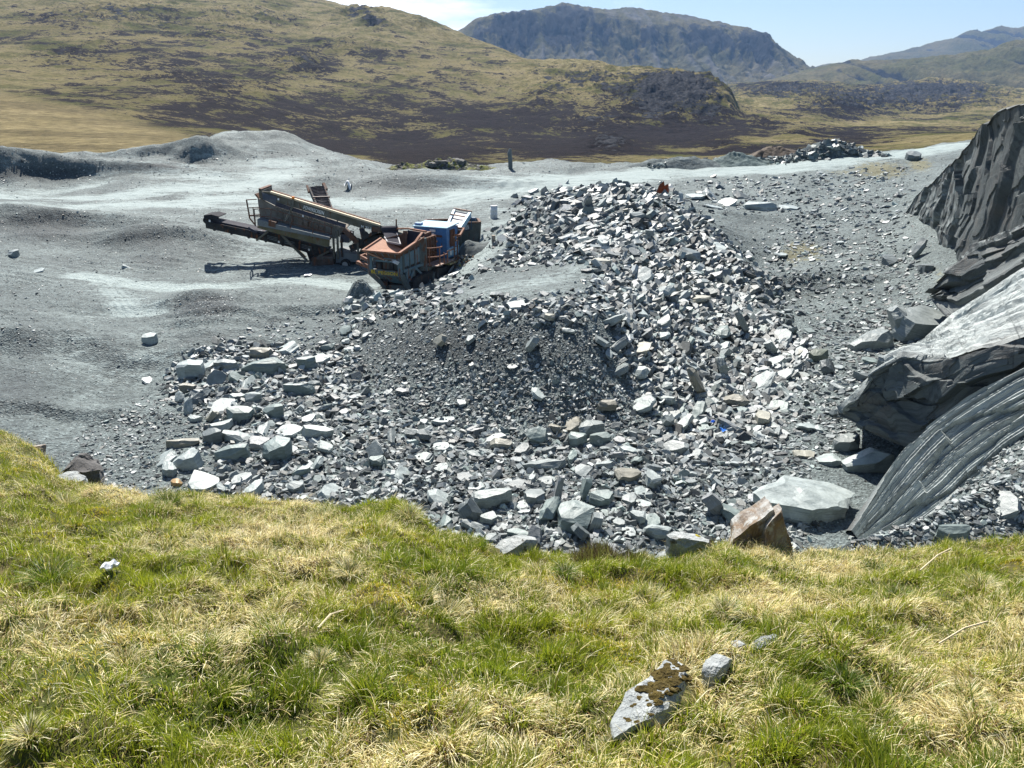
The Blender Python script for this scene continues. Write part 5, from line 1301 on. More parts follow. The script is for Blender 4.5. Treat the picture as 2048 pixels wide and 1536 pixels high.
    MB().beam(A(948, 590, Yf - .1), A(1240, 870, Yf - .1), .13).build('leg', ol, e); MB().beam(A(1480, 790, Yn - .1), A(1340, 862, Yn - .1), .11).build('brace', ol, e)
    MB().prism(pa([(1290,862),(1400,845),(1522,852),(1532,938),(1470,962),(1302,962)], Yn - .25), dY * 1.6).prism(pa([(1290,862),(1522,852),(1522,874),(1290,884)], Yn - .3), dY * .05).build('base_box', paint('rusty_brown', (.075, .05, .038), .35, .5, .85), e)
    MB().prism(pa([(1230,790),(1500,800),(1500,880),(1270,900)], Yn + .6), dY * 1.2).build('underframe', dk, e)
    MB().prism(pa([(1560,790),(1800,830),(1800,905),(1560,920)], Yn + .1), dY * 1.9).build('axle_box', dust, e)
    for Y, x in ((Yn - .25, 1660), (Yf - .3, 1690)):
        w = MB(); c0 = A(x, 936, Y); R = .31
        w.tube(c0, c0 + dY * .32, R, 22); wo = w.build('wheel', tyre, e); MB().tube(c0 - dY * .02, c0 + dY * .05, R * .56, 16).build('hub', hubm, wo)
    for x, y0, y1, mm in ((1532,640,870,ol),(1575,560,870,ol),(1620,640,850,dk),(1800,640,880,ol)): MB().beam(A(x, y0, Yn + .05), A(x + 10, y1, Yn + .05), .12).build('post', mm, e)
    MB().beam(A(1650, 545, Yn + .1), A(1800, 690, Yn + .1), .3, .3).build('strut', ru, e)
    MB().prism(pa([(1612,596),(1708,610),(1706,696),(1604,690)], Yn + .1), dY * 1.6).build('drive_box', nv, e)
    MB().beam(A(1845, 530, Yn + .3), A(1870, 640, Yn + .3), .28).build('post', nv, e)
    g = MB(); g.tube(A(1880, 610, Yn), A(1880, 610, Yn + .7), .25, 14); g.tube(A(1810, 690, Yn + .05), A(1810, 690, Yn + .6), .26, 14); g.tube(A(1990, 560, Yn - .05), A(1990, 560, Yn + .5), .22, 14)
    g.beam(A(1760, 720, Yn + .2), A(2010, 560, Yn + .2), .16); g.beam(A(1720, 760, Yn + .4), A(2040, 640, Yn + .4), .3, .4); g.path([A(1850, 640, Yn - .05), A(1900, 720, Yn - .1), A(1860, 800, Yn)], .035); g.path([A(1760, 660, Yn - .05), A(1740, 740, Yn - .1), A(1790, 800, Yn)], .03)
    g.build('drive_motor', dk, e)
    MB().prism(pa([(1900,620),(2230,600),(2180,800),(1800,840)], Yn + .5), dY * 1.4).build('engine_cover', paint('green_dirty', (.05, .06, .045), .3, .4, .8), e)
    MB().beam(A(1965, 540, Yn - .06), A(2050, 548, Yn - .06), .3, .28).build('bearing_block', ru, e)
    # beacon on its post
    bp_ = MB(); bp_.beam(A(1083, 205, Yn - .1), A(1085, 300, Yn - .1), .1); bp_.beam(A(1083, 285, Yn - .12), A(992, 466, Yn - .3), .11); po = bp_.build('beacon_post', ol, e)
    bb = MB(); bb.tube(A(1086, 208, Yn - .1), A(1086, 184, Yn - .1), .085, 14); bb.build('beacon', simple_mat('orange_lens', (.9, .26, .01), .3, .1), po)
    # fold-out side conveyor at the back
    t0, t1 = P(640, 420, Y=50.6), P(620, 374, Y=56.5); t0b, t1b = P(664, 420, Y=50.6), P(647, 372, Y=56.5)
    sc = MB(); sc.prism([t0, t1, t1 - Vector((0, 0, .35)), t0 - Vector((0, 0, .35))], (-.1, 0, 0)).prism([t0b, t1b, t1b - Vector((0, 0, .35)), t0b - Vector((0, 0, .35))], (.1, 0, 0)); so = sc.build('side_conveyor', dk, e)
    bt = MB(); up = Vector((0, 0, .02)); bt.prism([t0 + up, t1 + up, t1b + up, t0b + up], (0, 0, -.12))
    for k in range(1, 16):
        a, b = t0.lerp(t1, k / 16), t0b.lerp(t1b, k / 16); mid = (a + b) / 2 + (t1 - t0) * .03; bt.beam(a + up * 3, mid + up * 3, .05, .06); bt.beam(b + up * 3, mid + up * 3, .05, .06)
    bt.build('belt', belt, so)
    MB().tube(t0.lerp(t1, .45) + Vector((-.15, 0, .12)), t0b.lerp(t1b, .45) + Vector((.15, 0, .12)), .06).build('crossbar', paint('pale_bar', (.22, .17, .14), .4, .2), so)
    MB().beam(t1 + Vector((-.2, 0, .1)), t1 + Vector((.05, -.6, -.3)), .14).build('bearing', ru, so); MB().beam(t1b + Vector((.0, 0, .15)), t1b + Vector((.3, -.5, -.2)), .2).build('bearing', ru, so)
    # feed conveyor down to the hopper
    MB().prism(pa([(2048,508),(2300,588),(2560,640),(2560,700),(2300,640),(2048,560)], Yn + .2), dY * .1).prism(pa([(2048,508),(2300,588),(2560,640),(2560,700),(2300,640),(2048,560)], Yn + 1.9), dY * .1).prism(pa([(1700,470),(2560,690),(2560,704),(1700,484)], Yn + .3), dY * 1.6).build('feed_conveyor', ol, e)
    # hopper: four plates, open top
    hp = paint('hopper_plate', (.095, .10, .085), .22, .45, .75); x0, x1 = 852, 960
    B = lambda px, py, Y: P(px, py, Y=Y)
    h1 = [B(x0, 447, 49), B(x1, 445, 49), B(x1 - 3, 500, 49.25), B(x0 + 8, 500, 49.25)]; Hh = MB().prism(h1, dY * .08)
    b1 = [P(x0, 440, Y=51.4), P(x1 - 4, 438, Y=51.4), P(x1 - 8, 478, Y=51), P(x0 + 8, 478, Y=51)]; Hh.prism(b1, dY * .08)
    Hh.prism([h1[1], b1[1], b1[2], h1[2]], (.08, 0, 0)).prism([h1[0], b1[0], b1[3], h1[3]], (-.08, 0, 0))
    for k in range(4):
        x = x0 + 70 + k * 12; Hh.prism([B(x, 448, 48.93), B(x + 1.4, 448, 48.93), B(x + 1.4, 498, 49.1), B(x, 498, 49.1)], dY * .07) if k != 2 else None
    ho = Hh.build('hopper', hp, e)
    rm = MB(); q = [h1[0], h1[1], b1[1], b1[0], h1[0]]
    for a, b in zip(q[:-1], q[1:]): rm.beam(a, b, .14, .1)
    rm.build('hopper_rim', ru, ho)
    MB().prism([B(898, 449, 48.9), B(940, 448.4, 48.9), B(940, 461, 48.9), B(898, 461.6, 48.9)], dY * .02).build('sign_plate', nv, ho)
    xa, xb = B(903, 459, 48.86), B(938, 458.6, 48.86)
    lettering('lettering', 'POWERSCREEN', xa, xb - xa, (0, 0, 1), .30, white, ho, .01, width=(xb - xa).length)
    # words on the side board
    o, x1_ = A(1198, 318, Yn - .03), A(1424, 386, Yn - .03)
    faded = simple_mat('faded_white', (.85, .85, .83), .7, .25, 12)
    lettering('lettering', 'POWERSCREEN', o, x1_ - o, A(1198, 300) - A(1198, 318), .21, faded, e, .012, width=(x1_ - o).length)
    o, x1_ = A(1834, 526, Yn - .04), A(1950, 560, Yn - .04)
    lettering('lettering', 'M TLE', o, x1_ - o, (0, 0, 1), .17, faded, e, .012, width=(x1_ - o).length)

def build_crusher():
    O = Vector((-6.89, 40.15, 0)); a = Vector((.40, .9165, 0)); b = Vector((.9165, -.40, 0)); Zu = Vector((0, 0, 1))
    L = lambda u, v, z: O + b * u + a * v + Zu * z
    e = empty('mobile_crusher', O + a * 3, 'rusty blue tracked jaw crusher with an orange hopper lip in front of the screener', 'crusher')
    bl = paint('faded_blue', (.10, .17, .21), .42, .55, .75, dirtc=(.17, .19, .18)); br = paint('bright_blue', (.06, .19, .42), .26, .22, .45); lb = paint('light_blue_roof', (.22, .42, .56), .1, .4, .35, dirtc=(.45, .5, .52))
    ru = paint('rust_brown', (.105, .05, .03), .6, .3, .85, rustc=(.125, .055, .03)); orr = paint('rust_orange', (.50, .26, .165), .05, .25, .7, rustc=(.30, .12, .05), dirtc=(.52, .33, .23)); dk = paint('black_steel', (.03, .03, .032), .3, .4, .8, dirtc=(.11, .115, .115))
    rb = paint('rubber_sheet', (.026, .025, .036), 0, .35, .95, dirtc=(.05, .048, .06), streak=False); gy = paint('grey_green_steel', (.105, .125, .12), .4, .5, .8); rim = paint('orange_rim', (.27, .12, .07), .4, .2, .8)
    yel = simple_mat('yellow_letters', (.62, .44, .05), .7, .3, 10); dustp = simple_mat('pale_dust', (.55, .57, .57), .9, .2, 6)
    # hopper: flared plates, rim, rubber
    fz, bz, D = 2.3, 2.66, 2.05
    sl = MB(); sl.prism([L(-1.115, 0, fz), L(-1.115, D * .9, bz), L(.02, D + .0, 2.1), L(.02, .25, 1.86)], (0, 0, -.05)); sl.build('hopper_plate', orr, e)
    MB().prism([L(-1.1, .02, fz - .02), L(1.1, .02, fz - .02), L(.75, .5, 1.7), L(-.6, .5, 1.7)], a * .05).prism([L(1.1, .05, fz - .02), L(1.1, D + .6, bz + .1), L(.8, D + .6, 1.6), L(.8, .4, 1.6)], b * .05).build('hopper_plate', ru, e)
    r = MB(); r.beam(L(-1.14, 0, fz), L(1.14, 0, fz), .13, .08); r.beam(L(1.12, 0, fz), L(1.12, D - .35, bz - .06), .14, .09); r.beam(L(1.12, D - .35, bz - .06), L(1.14, D + .05, bz + .18), .14, .09); r.beam(L(1.14, D + .05, bz + .18), L(1.1, D + .5, bz + .34), .12, .08)
    r.beam(L(-1.12, 0, fz), L(-1.12, D * .9, bz), .1, .07); r.beam(L(-.1, 3.1, 3.05), L(1.1, 2.95, 2.98), .12, .08); r.beam(L(-1.1, 2.9, 3.0), L(-.1, 3.1, 3.05), .12, .08); r.build('hopper_rim', rim, e)
    MB().prism([L(-.05, 2.9, 3.0), L(1.05, 2.8, 2.93), L(1.05, 2.6, 1.9), L(-.05, 2.7, 1.9)], a * .06).build('rubber_liner', rb, e)
    MB().beam(L(-.12, 2.6, 1.5), L(-.12, 2.75, 2.98), .22, .16).build('column', ru, e)
    p0, p1 = P(766, 460, Y=43.4), P(794, 459, Y=43.2)
    ro = MB().tube(p0, p1, .21, 18).build('rubber_roll', rb, e)
    ap = MB(); g0, g1 = P(766, 463, Y=43.2), P(794, 463, Y=43.0); m0, m1 = P(769, 474, Y=42.6), P(795, 475, Y=42.5); f0, f1 = P(775, 484, Y=42.0), P(801, 489, Y=41.8)
    ap.prism([g0, g1, m1, m0], (0, .05, .03)); ap.prism([m0, m1, f1, f0], (0, .05, .03)); ap.build('rubber_flap', rb, ro)
    ed = MB(); ed.beam(f0, f1, .05, .1); ed.beam(g1.lerp(m1, .3), f1, .06, .05); ed.beam(m0, f0, .06, .05); ed.build('flap_edge', paint('worn_edge', (.3, .29, .3), .1, .3), ro)
    MB().beam(p1 + Vector((-.05, .1, -.3)), p1 + Vector((-.03, .1, .55)), .07).build('hook_bar', ru, ro)
    MB().prism([L(-1.1, 1.9, 2.6), L(-.12, 2.6, 2.85), L(-.12, 2.6, 1.7), L(-1.0, 1.9, 1.7)], a * .05).build('hopper_plate', ru, e)
    n = 26; xs = rng.normal(0, .28, n); ys = rng.normal(0, .3, n)
    cc = L(.45, .75, 1.78); sx = cc.x + xs; sy = cc.y + ys
    d = stones(sx, sy, np.full(n, cc.z) + .18 * np.exp(-(xs ** 2 + ys ** 2) / .1), np.tile([0., 0, 1], (n, 1)), rng.uniform(.15, .4, n), np.full(n, .3), .3, np.full((n, 3), .55), name='dust_fill', mat=MSS); d.parent = e; d.matrix_parent_inverse = Matrix.Translation(-e.location)
    d['kind'] = 'stuff'
    # front: flared skirt with ribs, posts, louvres, lettered beam
    sk = MB(); sk.prism([L(-1.0, .05, fz - .06), L(1.05, .05, fz - .06), L(.86, .34, 1.93), L(-.86, .34, 1.93)], a * .05)
    for k in range(5):
        u = -.8 + k * .4; sk.prism([L(u, .02, fz - .08), L(u + .05, .02, fz - .08), L(u * .86 + .04, .31, 1.95), L(u * .86, .31, 1.95)], a * .06)
    sk.build('front_skirt', bl, e)
    for u in (-.93, .93): MB().beam(L(u, .36, 1.15), L(u, .36, 2.1), .24, .26).build('post', bl, e)
    MB().beam(L(-.85, .36, 1.93), L(.85, .36, 1.93), .1, .12).beam(L(-.8, .5, 1.78), L(.8, .5, 1.78), .12, .22).build('cross_beam', bl, e)
    lv = MB(); lv.prism([L(-.82, .72, 1.2), L(.82, .72, 1.2), L(.82, .72, 1.95), L(-.82, .72, 1.95)], a * .1); lv.build('recess', dk, e)
    lv = MB()
    for k in range(9): lv.beam(L(-.26, .6, 1.3 + k * .05), L(.6, .6, 1.3 + k * .05), .03, .03)
    lv.build('louvre', gy, e)
    for u in (-.5, .28): MB().prism([L(u - .12, .5, 1.24), L(u + .12, .5, 1.24), L(u + .12, .5, 1.6), L(u - .12, .5, 1.6)], a * .15).build('spring_box', dk, e)
    MB().prism([L(-1.06, .26, 1.0), L(1.06, .26, 1.0), L(1.06, .26, 1.28), L(-1.06, .26, 1.28)], a * .16).build('front_beam', gy, e)
    lettering('lettering', 'BL', L(-.84, .25, 1.06), b, Zu, .19, yel, e, .015, width=.34); lettering('lettering', 'PEGSON', L(-.38, .25, 1.06), b, Zu, .16, yel, e, .015, width=1.2)
    # tapered lower frame
    fr = MB(); fr.beam(L(-1.0, .3, 1.1), L(-.35, .9, .15), .3, .22); fr.beam(L(1.0, .3, 1.1), L(1.22, .7, .18), .26, .24); fr.beam(L(.9, .3, 1.05), L(1.3, .6, .3), .2, .2); fr.beam(L(-.4, .95, .25), L(1.2, .95, .25), .2, .2); fr.build('lower_frame', gy, e)
    MB().prism([L(-.85, .5, 1.0), L(.9, .5, 1.0), L(.75, .95, .45), L(-.45, .95, .45)], a * .08).build('belly_plate', bl, e)
    MB().prism([L(-1.08, .3, 1.02), L(-1.02, 1.2, 1.0), L(-.62, 1.2, .3), L(-.62, .75, .3)], b * .05).build('side_plate', paint('pale_plate', (.38, .40, .37), .1, .5, .7, dirtc=(.45, .46, .43)), e)
    # right side wall
    w = MB(); w.prism([L(.98, .5, 1.3), L(.98, 2.5, 1.3), L(.98, 2.5, 2.5), L(.98, .5, 2.15)], b * .05)
    w.build('side_wall', dk, e)
    for v in (.62, 1.18, 1.72): MB().prism([L(1.035, v, 1.48), L(1.035, v + .44, 1.48), L(1.035, v + .44, 2.1 + v * .1), L(1.035, v, 2.05 + v * .1)], b * .04).build('side_panel', bl, e)
    for v in (.5, 1.1, 1.66, 2.3): MB().beam(L(1.06, v, 1.25), L(1.06, v, 2.2 + v * .12), .1, .12).build('post', gy, e)
    MB().beam(L(1.04, 2.6, .9), L(1.04, 2.6, 2.7), .42, .3).build('column', gy, e)
    af = MB(); af.beam(L(1.12, .55, .42), L(1.12, 1.5, 1.28), .13); af.beam(L(1.12, 1.5, 1.28), L(1.12, 2.4, .62), .13); af.beam(L(1.08, .4, 1.28), L(1.08, 2.6, 1.28), .1, .14); af.beam(L(1.12, .5, .5), L(1.2, 2.6, .45), .1); af.build('side_truss', bl, e)
    MB().prism([L(.8, .7, .4), L(.8, 2.8, .4), L(.8, 2.8, 1.25), L(.8, .7, 1.25)], b * .06).build('inner_plate', dk, e)
    fw = MB(); fw.tube(L(1.0, .95, 1.0), L(1.1, .95, 1.0), .3, 22); fw.build('flywheel', bl, e)
    MB().prism([L(1.11, 1.2, .75), L(1.11, 1.5, .75), L(1.11, 1.45, 1.25), L(1.11, 1.15, 1.25)], b * .05).build('wheel_guard', gy, e)
    # crawler tracks
    for u, nm in ((-.62, 'left'), (.95, 'right')):
        t = MB(); prof = [(v, z) for v, z in ((.75, .42), (.9, .12), (1.2, 0), (5.6, 0), (5.95, .14), (6.1, .42), (5.95, .68), (5.6, .8), (1.2, .8), (.9, .7))]
        t.prism([L(u, v, z) for v, z in prof], b * .46)
        for k in range(30):
            v = 1.2 + k * .15; t.prism([L(u - .02, v, .78), L(u - .02, v + .08, .78), L(u - .02, v + .08, .84), L(u - .02, v, .84)], b * .5)
        for k in range(5):
            z = .08 + k * .13; vv = .9 - abs(z - .4) * -.1 - .16 + .9 * (abs(z - .4) ** 2); t.prism([L(u - .02, vv - .03, z), L(u + .48, vv - .03, z), L(u + .48, vv - .03, z + .07), L(u - .02, vv - .03, z + .07)], a * .1)
        t.build('track', dk, e)
    dr = MB(); dr.tube(L(1.42, 3.2, .42), L(1.5, 3.2, .42), .36, 20); dr.build('sprocket', gy, e)
    MB().prism([L(1.25, 3.0, .3), L(1.25, 5.2, .3), L(1.3, 5.0, .75), L(1.3, 3.1, .95)], b * .35).build('track_guard', dk, e)
    # chassis, crusher box, platform and rails
    MB().prism([L(-1.0, 2.6, .85), L(1.25, 2.6, .85), L(1.25, 6.6, .85), L(-1.0, 6.6, .85)], (0, 0, .22)).build('chassis', gy, e)
    cb = MB(); cb.prism([L(-.7, 3.0, 1.05), L(.85, 3.0, 1.05), L(.85, 4.5, 1.05), L(-.7, 4.5, 1.05)], (0, 0, 1.5)); cb.prism([L(-.6, 3.2, 2.5), L(.7, 3.2, 2.5), L(.6, 4.4, 2.5), L(-.5, 4.4, 2.5)], (0, 0, .25))
    for k in range(5): cb.beam(L(.88, 3.1 + k * .32, 1.1), L(.88, 3.1 + k * .32, 2.5), .06, .1)
    cb.beam(L(.9, 3.0, 2.2), L(.9, 4.5, 1.5), .05, .05); cb.beam(L(.9, 3.0, 1.5), L(.9, 4.5, 2.2), .05, .05)
    cb.build('crusher_box', ru, e)
    MB().prism([L(.9, 2.9, 1.08), L(1.75, 2.9, 1.08), L(1.75, 5.0, 1.08), L(.9, 5.0, 1.08)], (0, 0, .06)).build('platform', paint('dusty_rust', (.25, .16, .12), .4, .6, .85, dirtc=(.4, .36, .33)), e)
    hr = MB(); z0 = 1.12
    for zz in (1.62, 2.12): hr.path([L(.95, 2.75, zz), L(1.35, 2.7, zz), L(1.75, 3.2, zz), L(1.75, 4.1, zz) if zz < 2 else L(1.75, 3.5, zz)], .035)
    for v in (2.75, 3.2, 3.7, 4.1): hr.tube(L(1.75 if v > 2.8 else 1.35, v, z0), L(1.75 if v > 2.8 else 1.35, v, 2.12 if v < 3.5 else 1.75), .035)
    hr.path([L(1.75, 4.1, 1.75), L(1.75, 5.0, 1.75)], .035)
    hr.build('handrail', rim, e)
    ld = MB(); ld.beam(L(1.8, 4.85, .15), L(1.8, 4.85, 2.45), .07); ld.beam(L(1.8, 5.25, .15), L(1.8, 5.25, 2.35), .07)
    for k in range(7): ld.tube(L(1.8, 4.85, .3 + k * .26), L(1.8, 5.25, .3 + k * .26), .025)
    ld.path([L(1.8, 4.85, 2.45), L(1.86, 4.95, 2.2), L(1.86, 5.2, 2.2)], .03); ld.build('ladder', ru, e)
    MB().prism([L(1.3, 4.2, .95), L(1.85, 4.2, .95), L(1.85, 5.6, .95), L(1.3, 5.6, .95)], (0, 0, .1)).build('step', paint('yellow_edge', (.33, .27, .12), .4, .4), e)
    # blue engine house
    u0, u1, v0, v1, zb, zt = -.9, 1.25, 5.0, 6.45, 1.1, 2.84
    MB().prism([L(u0, v0, zb), L(u1, v0, zb), L(u1, v0, zt), L(u0, v0, zt)], a * (v1 - v0)).build('engine_house', br, e, bevel=.02)
    MB().prism([L(u0 - .05, v0 - .07, zt), L(u1 + .05, v0 - .07, zt), L(u1 + .05, v1 + .05, zt + .1), L(u0 - .05, v1 + .05, zt + .1)], (0, 0, .06)).build('roof', lb, e)
    MB().prism([L(u0, v0 - .03, 2.35), L(-.35, v0 - .03, 2.35), L(-.35, v0 - .03, 2.66), L(u0, v0 - .03, 2.66)], a * .03).prism([L(-.3, v0 - .03, 2.36), L(.95, v0 - .03, 2.33), L(.95, v0 - .03, 2.45), L(-.3, v0 - .03, 2.48)], a * .03).build('rust_band', ru, e)
    dd = MB().prism([L(-.05, v0 - .05, 1.2), L(.85, v0 - .05, 1.2), L(.85, v0 - .05, 2.32), L(-.05, v0 - .05, 2.32)], a * .045).build('door', paint('door_blue', (.06, .20, .46), .2, .15, .45), e)
    MB().prism([L(.2, v0 - .09, 2.62), L(.55, v0 - .09, 2.62), L(.55, v0 - .09, 2.76), L(.2, v0 - .09, 2.76)], a * .05).prism([L(.3, v0 - .06, 2.45), L(.46, v0 - .06, 2.45), L(.46, v0 - .06, 2.55), L(.3, v0 - .06, 2.55)], a * .03).build('lamp', simple_mat('pale_lamp', (.7, .7, .68), .4, .1), e)
    MB().prism([L(u1 + .005, v0 + .35, 1.75), L(u1 + .005, v0 + .95, 1.75), L(u1 + .005, v0 + .95, 2.72), L(u1 + .005, v0 + .35, 2.72)], b * .03).build('vent', paint('vent_rust', (.07, .035, .025), .4, .1, .9), e)
    MB().prism([L(u1 + .005, v0 + .05, 1.2), L(u1 + .005, v1 - .05, 1.2), L(u1 + .005, v1 - .05, 1.68), L(u1 + .005, v0 + .05, 1.68)], b * .04).build('door', lb, e)
    MB().prism([L(u1 + .05, v0 + .25, 1.28), L(u1 + .05, v0 + .45, 1.28), L(u1 + .05, v0 + .45, 1.6), L(u1 + .05, v0 + .25, 1.6)], b * .01).build('sticker', simple_mat('label_white', (.75, .75, .74), .5, .1), e)
    MB().prism([L(u0, v0 + .1, zt + .09), L(u0 + .4, v0 + .1, zt + .09), L(u0 + .4, v0 + .4, zt + .11), L(u0, v0 + .4, zt + .11)], (0, 0, .1)).build('roof_box', br, e)
    # discharge conveyor rising behind
    t0, t1 = P(891, 452, Y=46.6), P(907, 417, Y=49.4); s0, s1 = P(916, 456, Y=46.2), P(938, 423, Y=49.0)
    dc = MB(); dc.prism([t0, t1, t1 - Zu * .28, t0 - Zu * .28], b * .14).prism([s0, s1, s1 - Zu * .34, s0 - Zu * .34], b * .16)
    dco = dc.build('discharge_conveyor', lb, e)
    MB().prism([t0 - Zu * .12, t1 - Zu * .12, s1 - Zu * .12, s0 - Zu * .12], (0, 0, -.06)).build('belt', paint('pale_belt', (.34, .33, .33), .0, .6, .6, dirtc=(.42, .41, .42), streak=False), dco)
    q = MB(); q.beam(t1, s1 + b * .2, .08, .1); q.beam(t0.lerp(t1, .62) + Zu * .05, s0.lerp(s1, .62) + Zu * .05, .1, .06); q.build('crossbar', paint('pale_rust', (.45, .3, .22), .5, .2), dco)
    q = MB(); q.tube(s1 + Vector((.15, -.1, -.45)), s1 + Vector((.42, -.2, -.45)), .12, 14); q.beam(s1 + Vector((.15, -.2, -.55)), s1 + Vector((.15, -.2, -1.1)), .06); q.build('drive_motor', paint('motor_blue', (.03, .08, .16), .3, .3), dco)
    q = MB(); c0 = [P(909, 456, Y=45.6), P(928, 457, Y=45.6), P(920, 471, Y=44.8), P(908, 470, Y=44.8)]
    for i in range(4): q.beam(c0[i], c0[(i + 1) % 4], .1, .12)
    q.build('side_frame', rim, e)
    MB().prism([P(911, 460, Y=45.5), P(925, 461, Y=45.5), P(920, 481, Y=45.3), P(909, 480, Y=45.3)], (0, .2, 0)).build('side_chute', dk, e)
    # left side: spare rusty frame sticking out
    lf = MB(); c1 = [P(721, 513, Y=41.5), P(731, 509.5, Y=41.8), P(742, 519, Y=41.4), P(740, 523, Y=41)]
    for i in range(4): lf.beam(c1[i], c1[(i + 1) % 4], .09, .16)
    lf.beam(P(714, 524, Y=41.3), P(742, 536, Y=41), .22, .16); lf.build('side_frame', rim, e)
    MB().path([P(716, 527, Y=41.2), P(724, 538, Y=41), P(742, 547, Y=40.8)], .03).build('cable', dk, e)
# ------------------------------------------------------------------ grass bank: blades, tussocks, stones at the brow
def hit_bank(px, py):
    px = np.atleast_1d(np.asarray(px, float)); py = np.atleast_1d(np.asarray(py, float))
    dx, dy, dz = ray(px, py); res = np.full(len(px), np.nan)
    for y in np.linspace(.7, 8.5, 700):
        t = y / dy; g = HC + t * dz - bank_z(t * dx, np.full(len(px), y)); k = np.isnan(res) & (g < 0); res[k] = y
    q = dx / dy; res = np.where(np.isnan(res), brow(q)[0], res)
    return q * res, res, bank_z(q * res, res)
def blades(name, X, Y, Z, ln, w, yaw, lean, curl, c0, c1, mat):
    """curved strips: 7 vertices, 3 faces each"""
    n = len(X); h = np.stack([np.cos(yaw), np.sin(yaw)], 1); s = np.stack([-np.sin(yaw), np.cos(yaw)], 1)
    tw = rng.uniform(-1, 1, n)[:, None]; s = s * np.cos(tw) + h * np.sin(tw)
    V = np.empty((n, 7, 3), np.float32); p = np.stack([X, Y, Z], 1); a = lean.copy(); seg = ln / 3
    pts = [p]
    for k in range(3):
        p = p + np.concatenate([h * (np.sin(a) * seg)[:, None], (np.cos(a) * seg)[:, None]], 1); pts.append(p); a = a + curl
    for k, f in enumerate((1., .85, .55)):
        o = np.concatenate([s * (w * f / 2)[:, None], np.zeros((n, 1))], 1)
        V[:, 2 * k] = pts[k] - o; V[:, 2 * k + 1] = pts[k] + o
    V[:, 6] = pts[3]
    b = (np.arange(n) * 7)[:, None]
    f = np.concatenate([b + np.array([[0, 1, 3, 2, 2, 3, 5, 4]]), b + np.array([[4, 5, 6]])], 1)
    me = np_mesh(name, V.reshape(-1, 3), f.ravel(), np.tile([4, 4, 3], n))
    t = np.array([0, 0, .4, .4, .75, .75, 1.])[None, :, None]
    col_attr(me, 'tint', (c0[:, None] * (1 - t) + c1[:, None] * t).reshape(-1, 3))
    return link(name, me, mat)
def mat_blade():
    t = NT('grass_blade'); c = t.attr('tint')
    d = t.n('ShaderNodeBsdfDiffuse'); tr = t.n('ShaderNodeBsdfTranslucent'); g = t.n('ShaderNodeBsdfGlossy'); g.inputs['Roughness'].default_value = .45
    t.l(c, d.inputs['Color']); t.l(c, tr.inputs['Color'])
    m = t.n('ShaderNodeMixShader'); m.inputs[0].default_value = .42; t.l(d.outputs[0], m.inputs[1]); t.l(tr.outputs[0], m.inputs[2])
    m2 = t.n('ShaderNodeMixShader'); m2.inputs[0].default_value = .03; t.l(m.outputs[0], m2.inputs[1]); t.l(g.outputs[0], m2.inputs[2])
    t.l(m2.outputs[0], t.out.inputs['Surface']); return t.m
GREEN, LIME, STRAW, PALE, BROWN, MOSSY, OLIVE = (np.array(c) for c in ((.12,.19,.015), (.34,.38,.028), (.74,.63,.28), (.90,.83,.55), (.24,.14,.055), (.66,.52,.05), (.14,.145,.035)))
def green_at(X, Y, px, py):
    g = .5 + .85 * fbm(X * .8 + 11, Y * 1.1, 3, 401) + .6 * fbm(X * 2.6, Y * 2.6 + 3, 3, 402)
    for cx, cy, rx, ry, a in ((120,1140,230,50,.5),(330,1040,180,30,.35),(1000,1130,220,40,.4),(1280,1160,140,40,.35),(150,1450,240,90,.25),(700,1380,240,90,.25),(1680,1350,140,90,.35),(1880,1130,120,30,.3),
                             (580,1100,170,50,-.6),(250,1250,200,40,-.45),(1500,1210,160,60,-.5),(1330,1380,150,120,-.5),(1000,1230,60,60,-.2),(1250,1090,140,16,-.4),(80,905,90,45,-.35),(230,985,90,14,-.6),(1850,1480,200,80,-.4),(800,1480,200,60,-.2),(600,1000,60,16,-.5),(1600,1100,150,18,-.35)):
        g = g + a * np.exp(-((px - cx) / rx) ** 2 - ((py - cy) / ry) ** 2)
    return g
STONE_GAPS = []
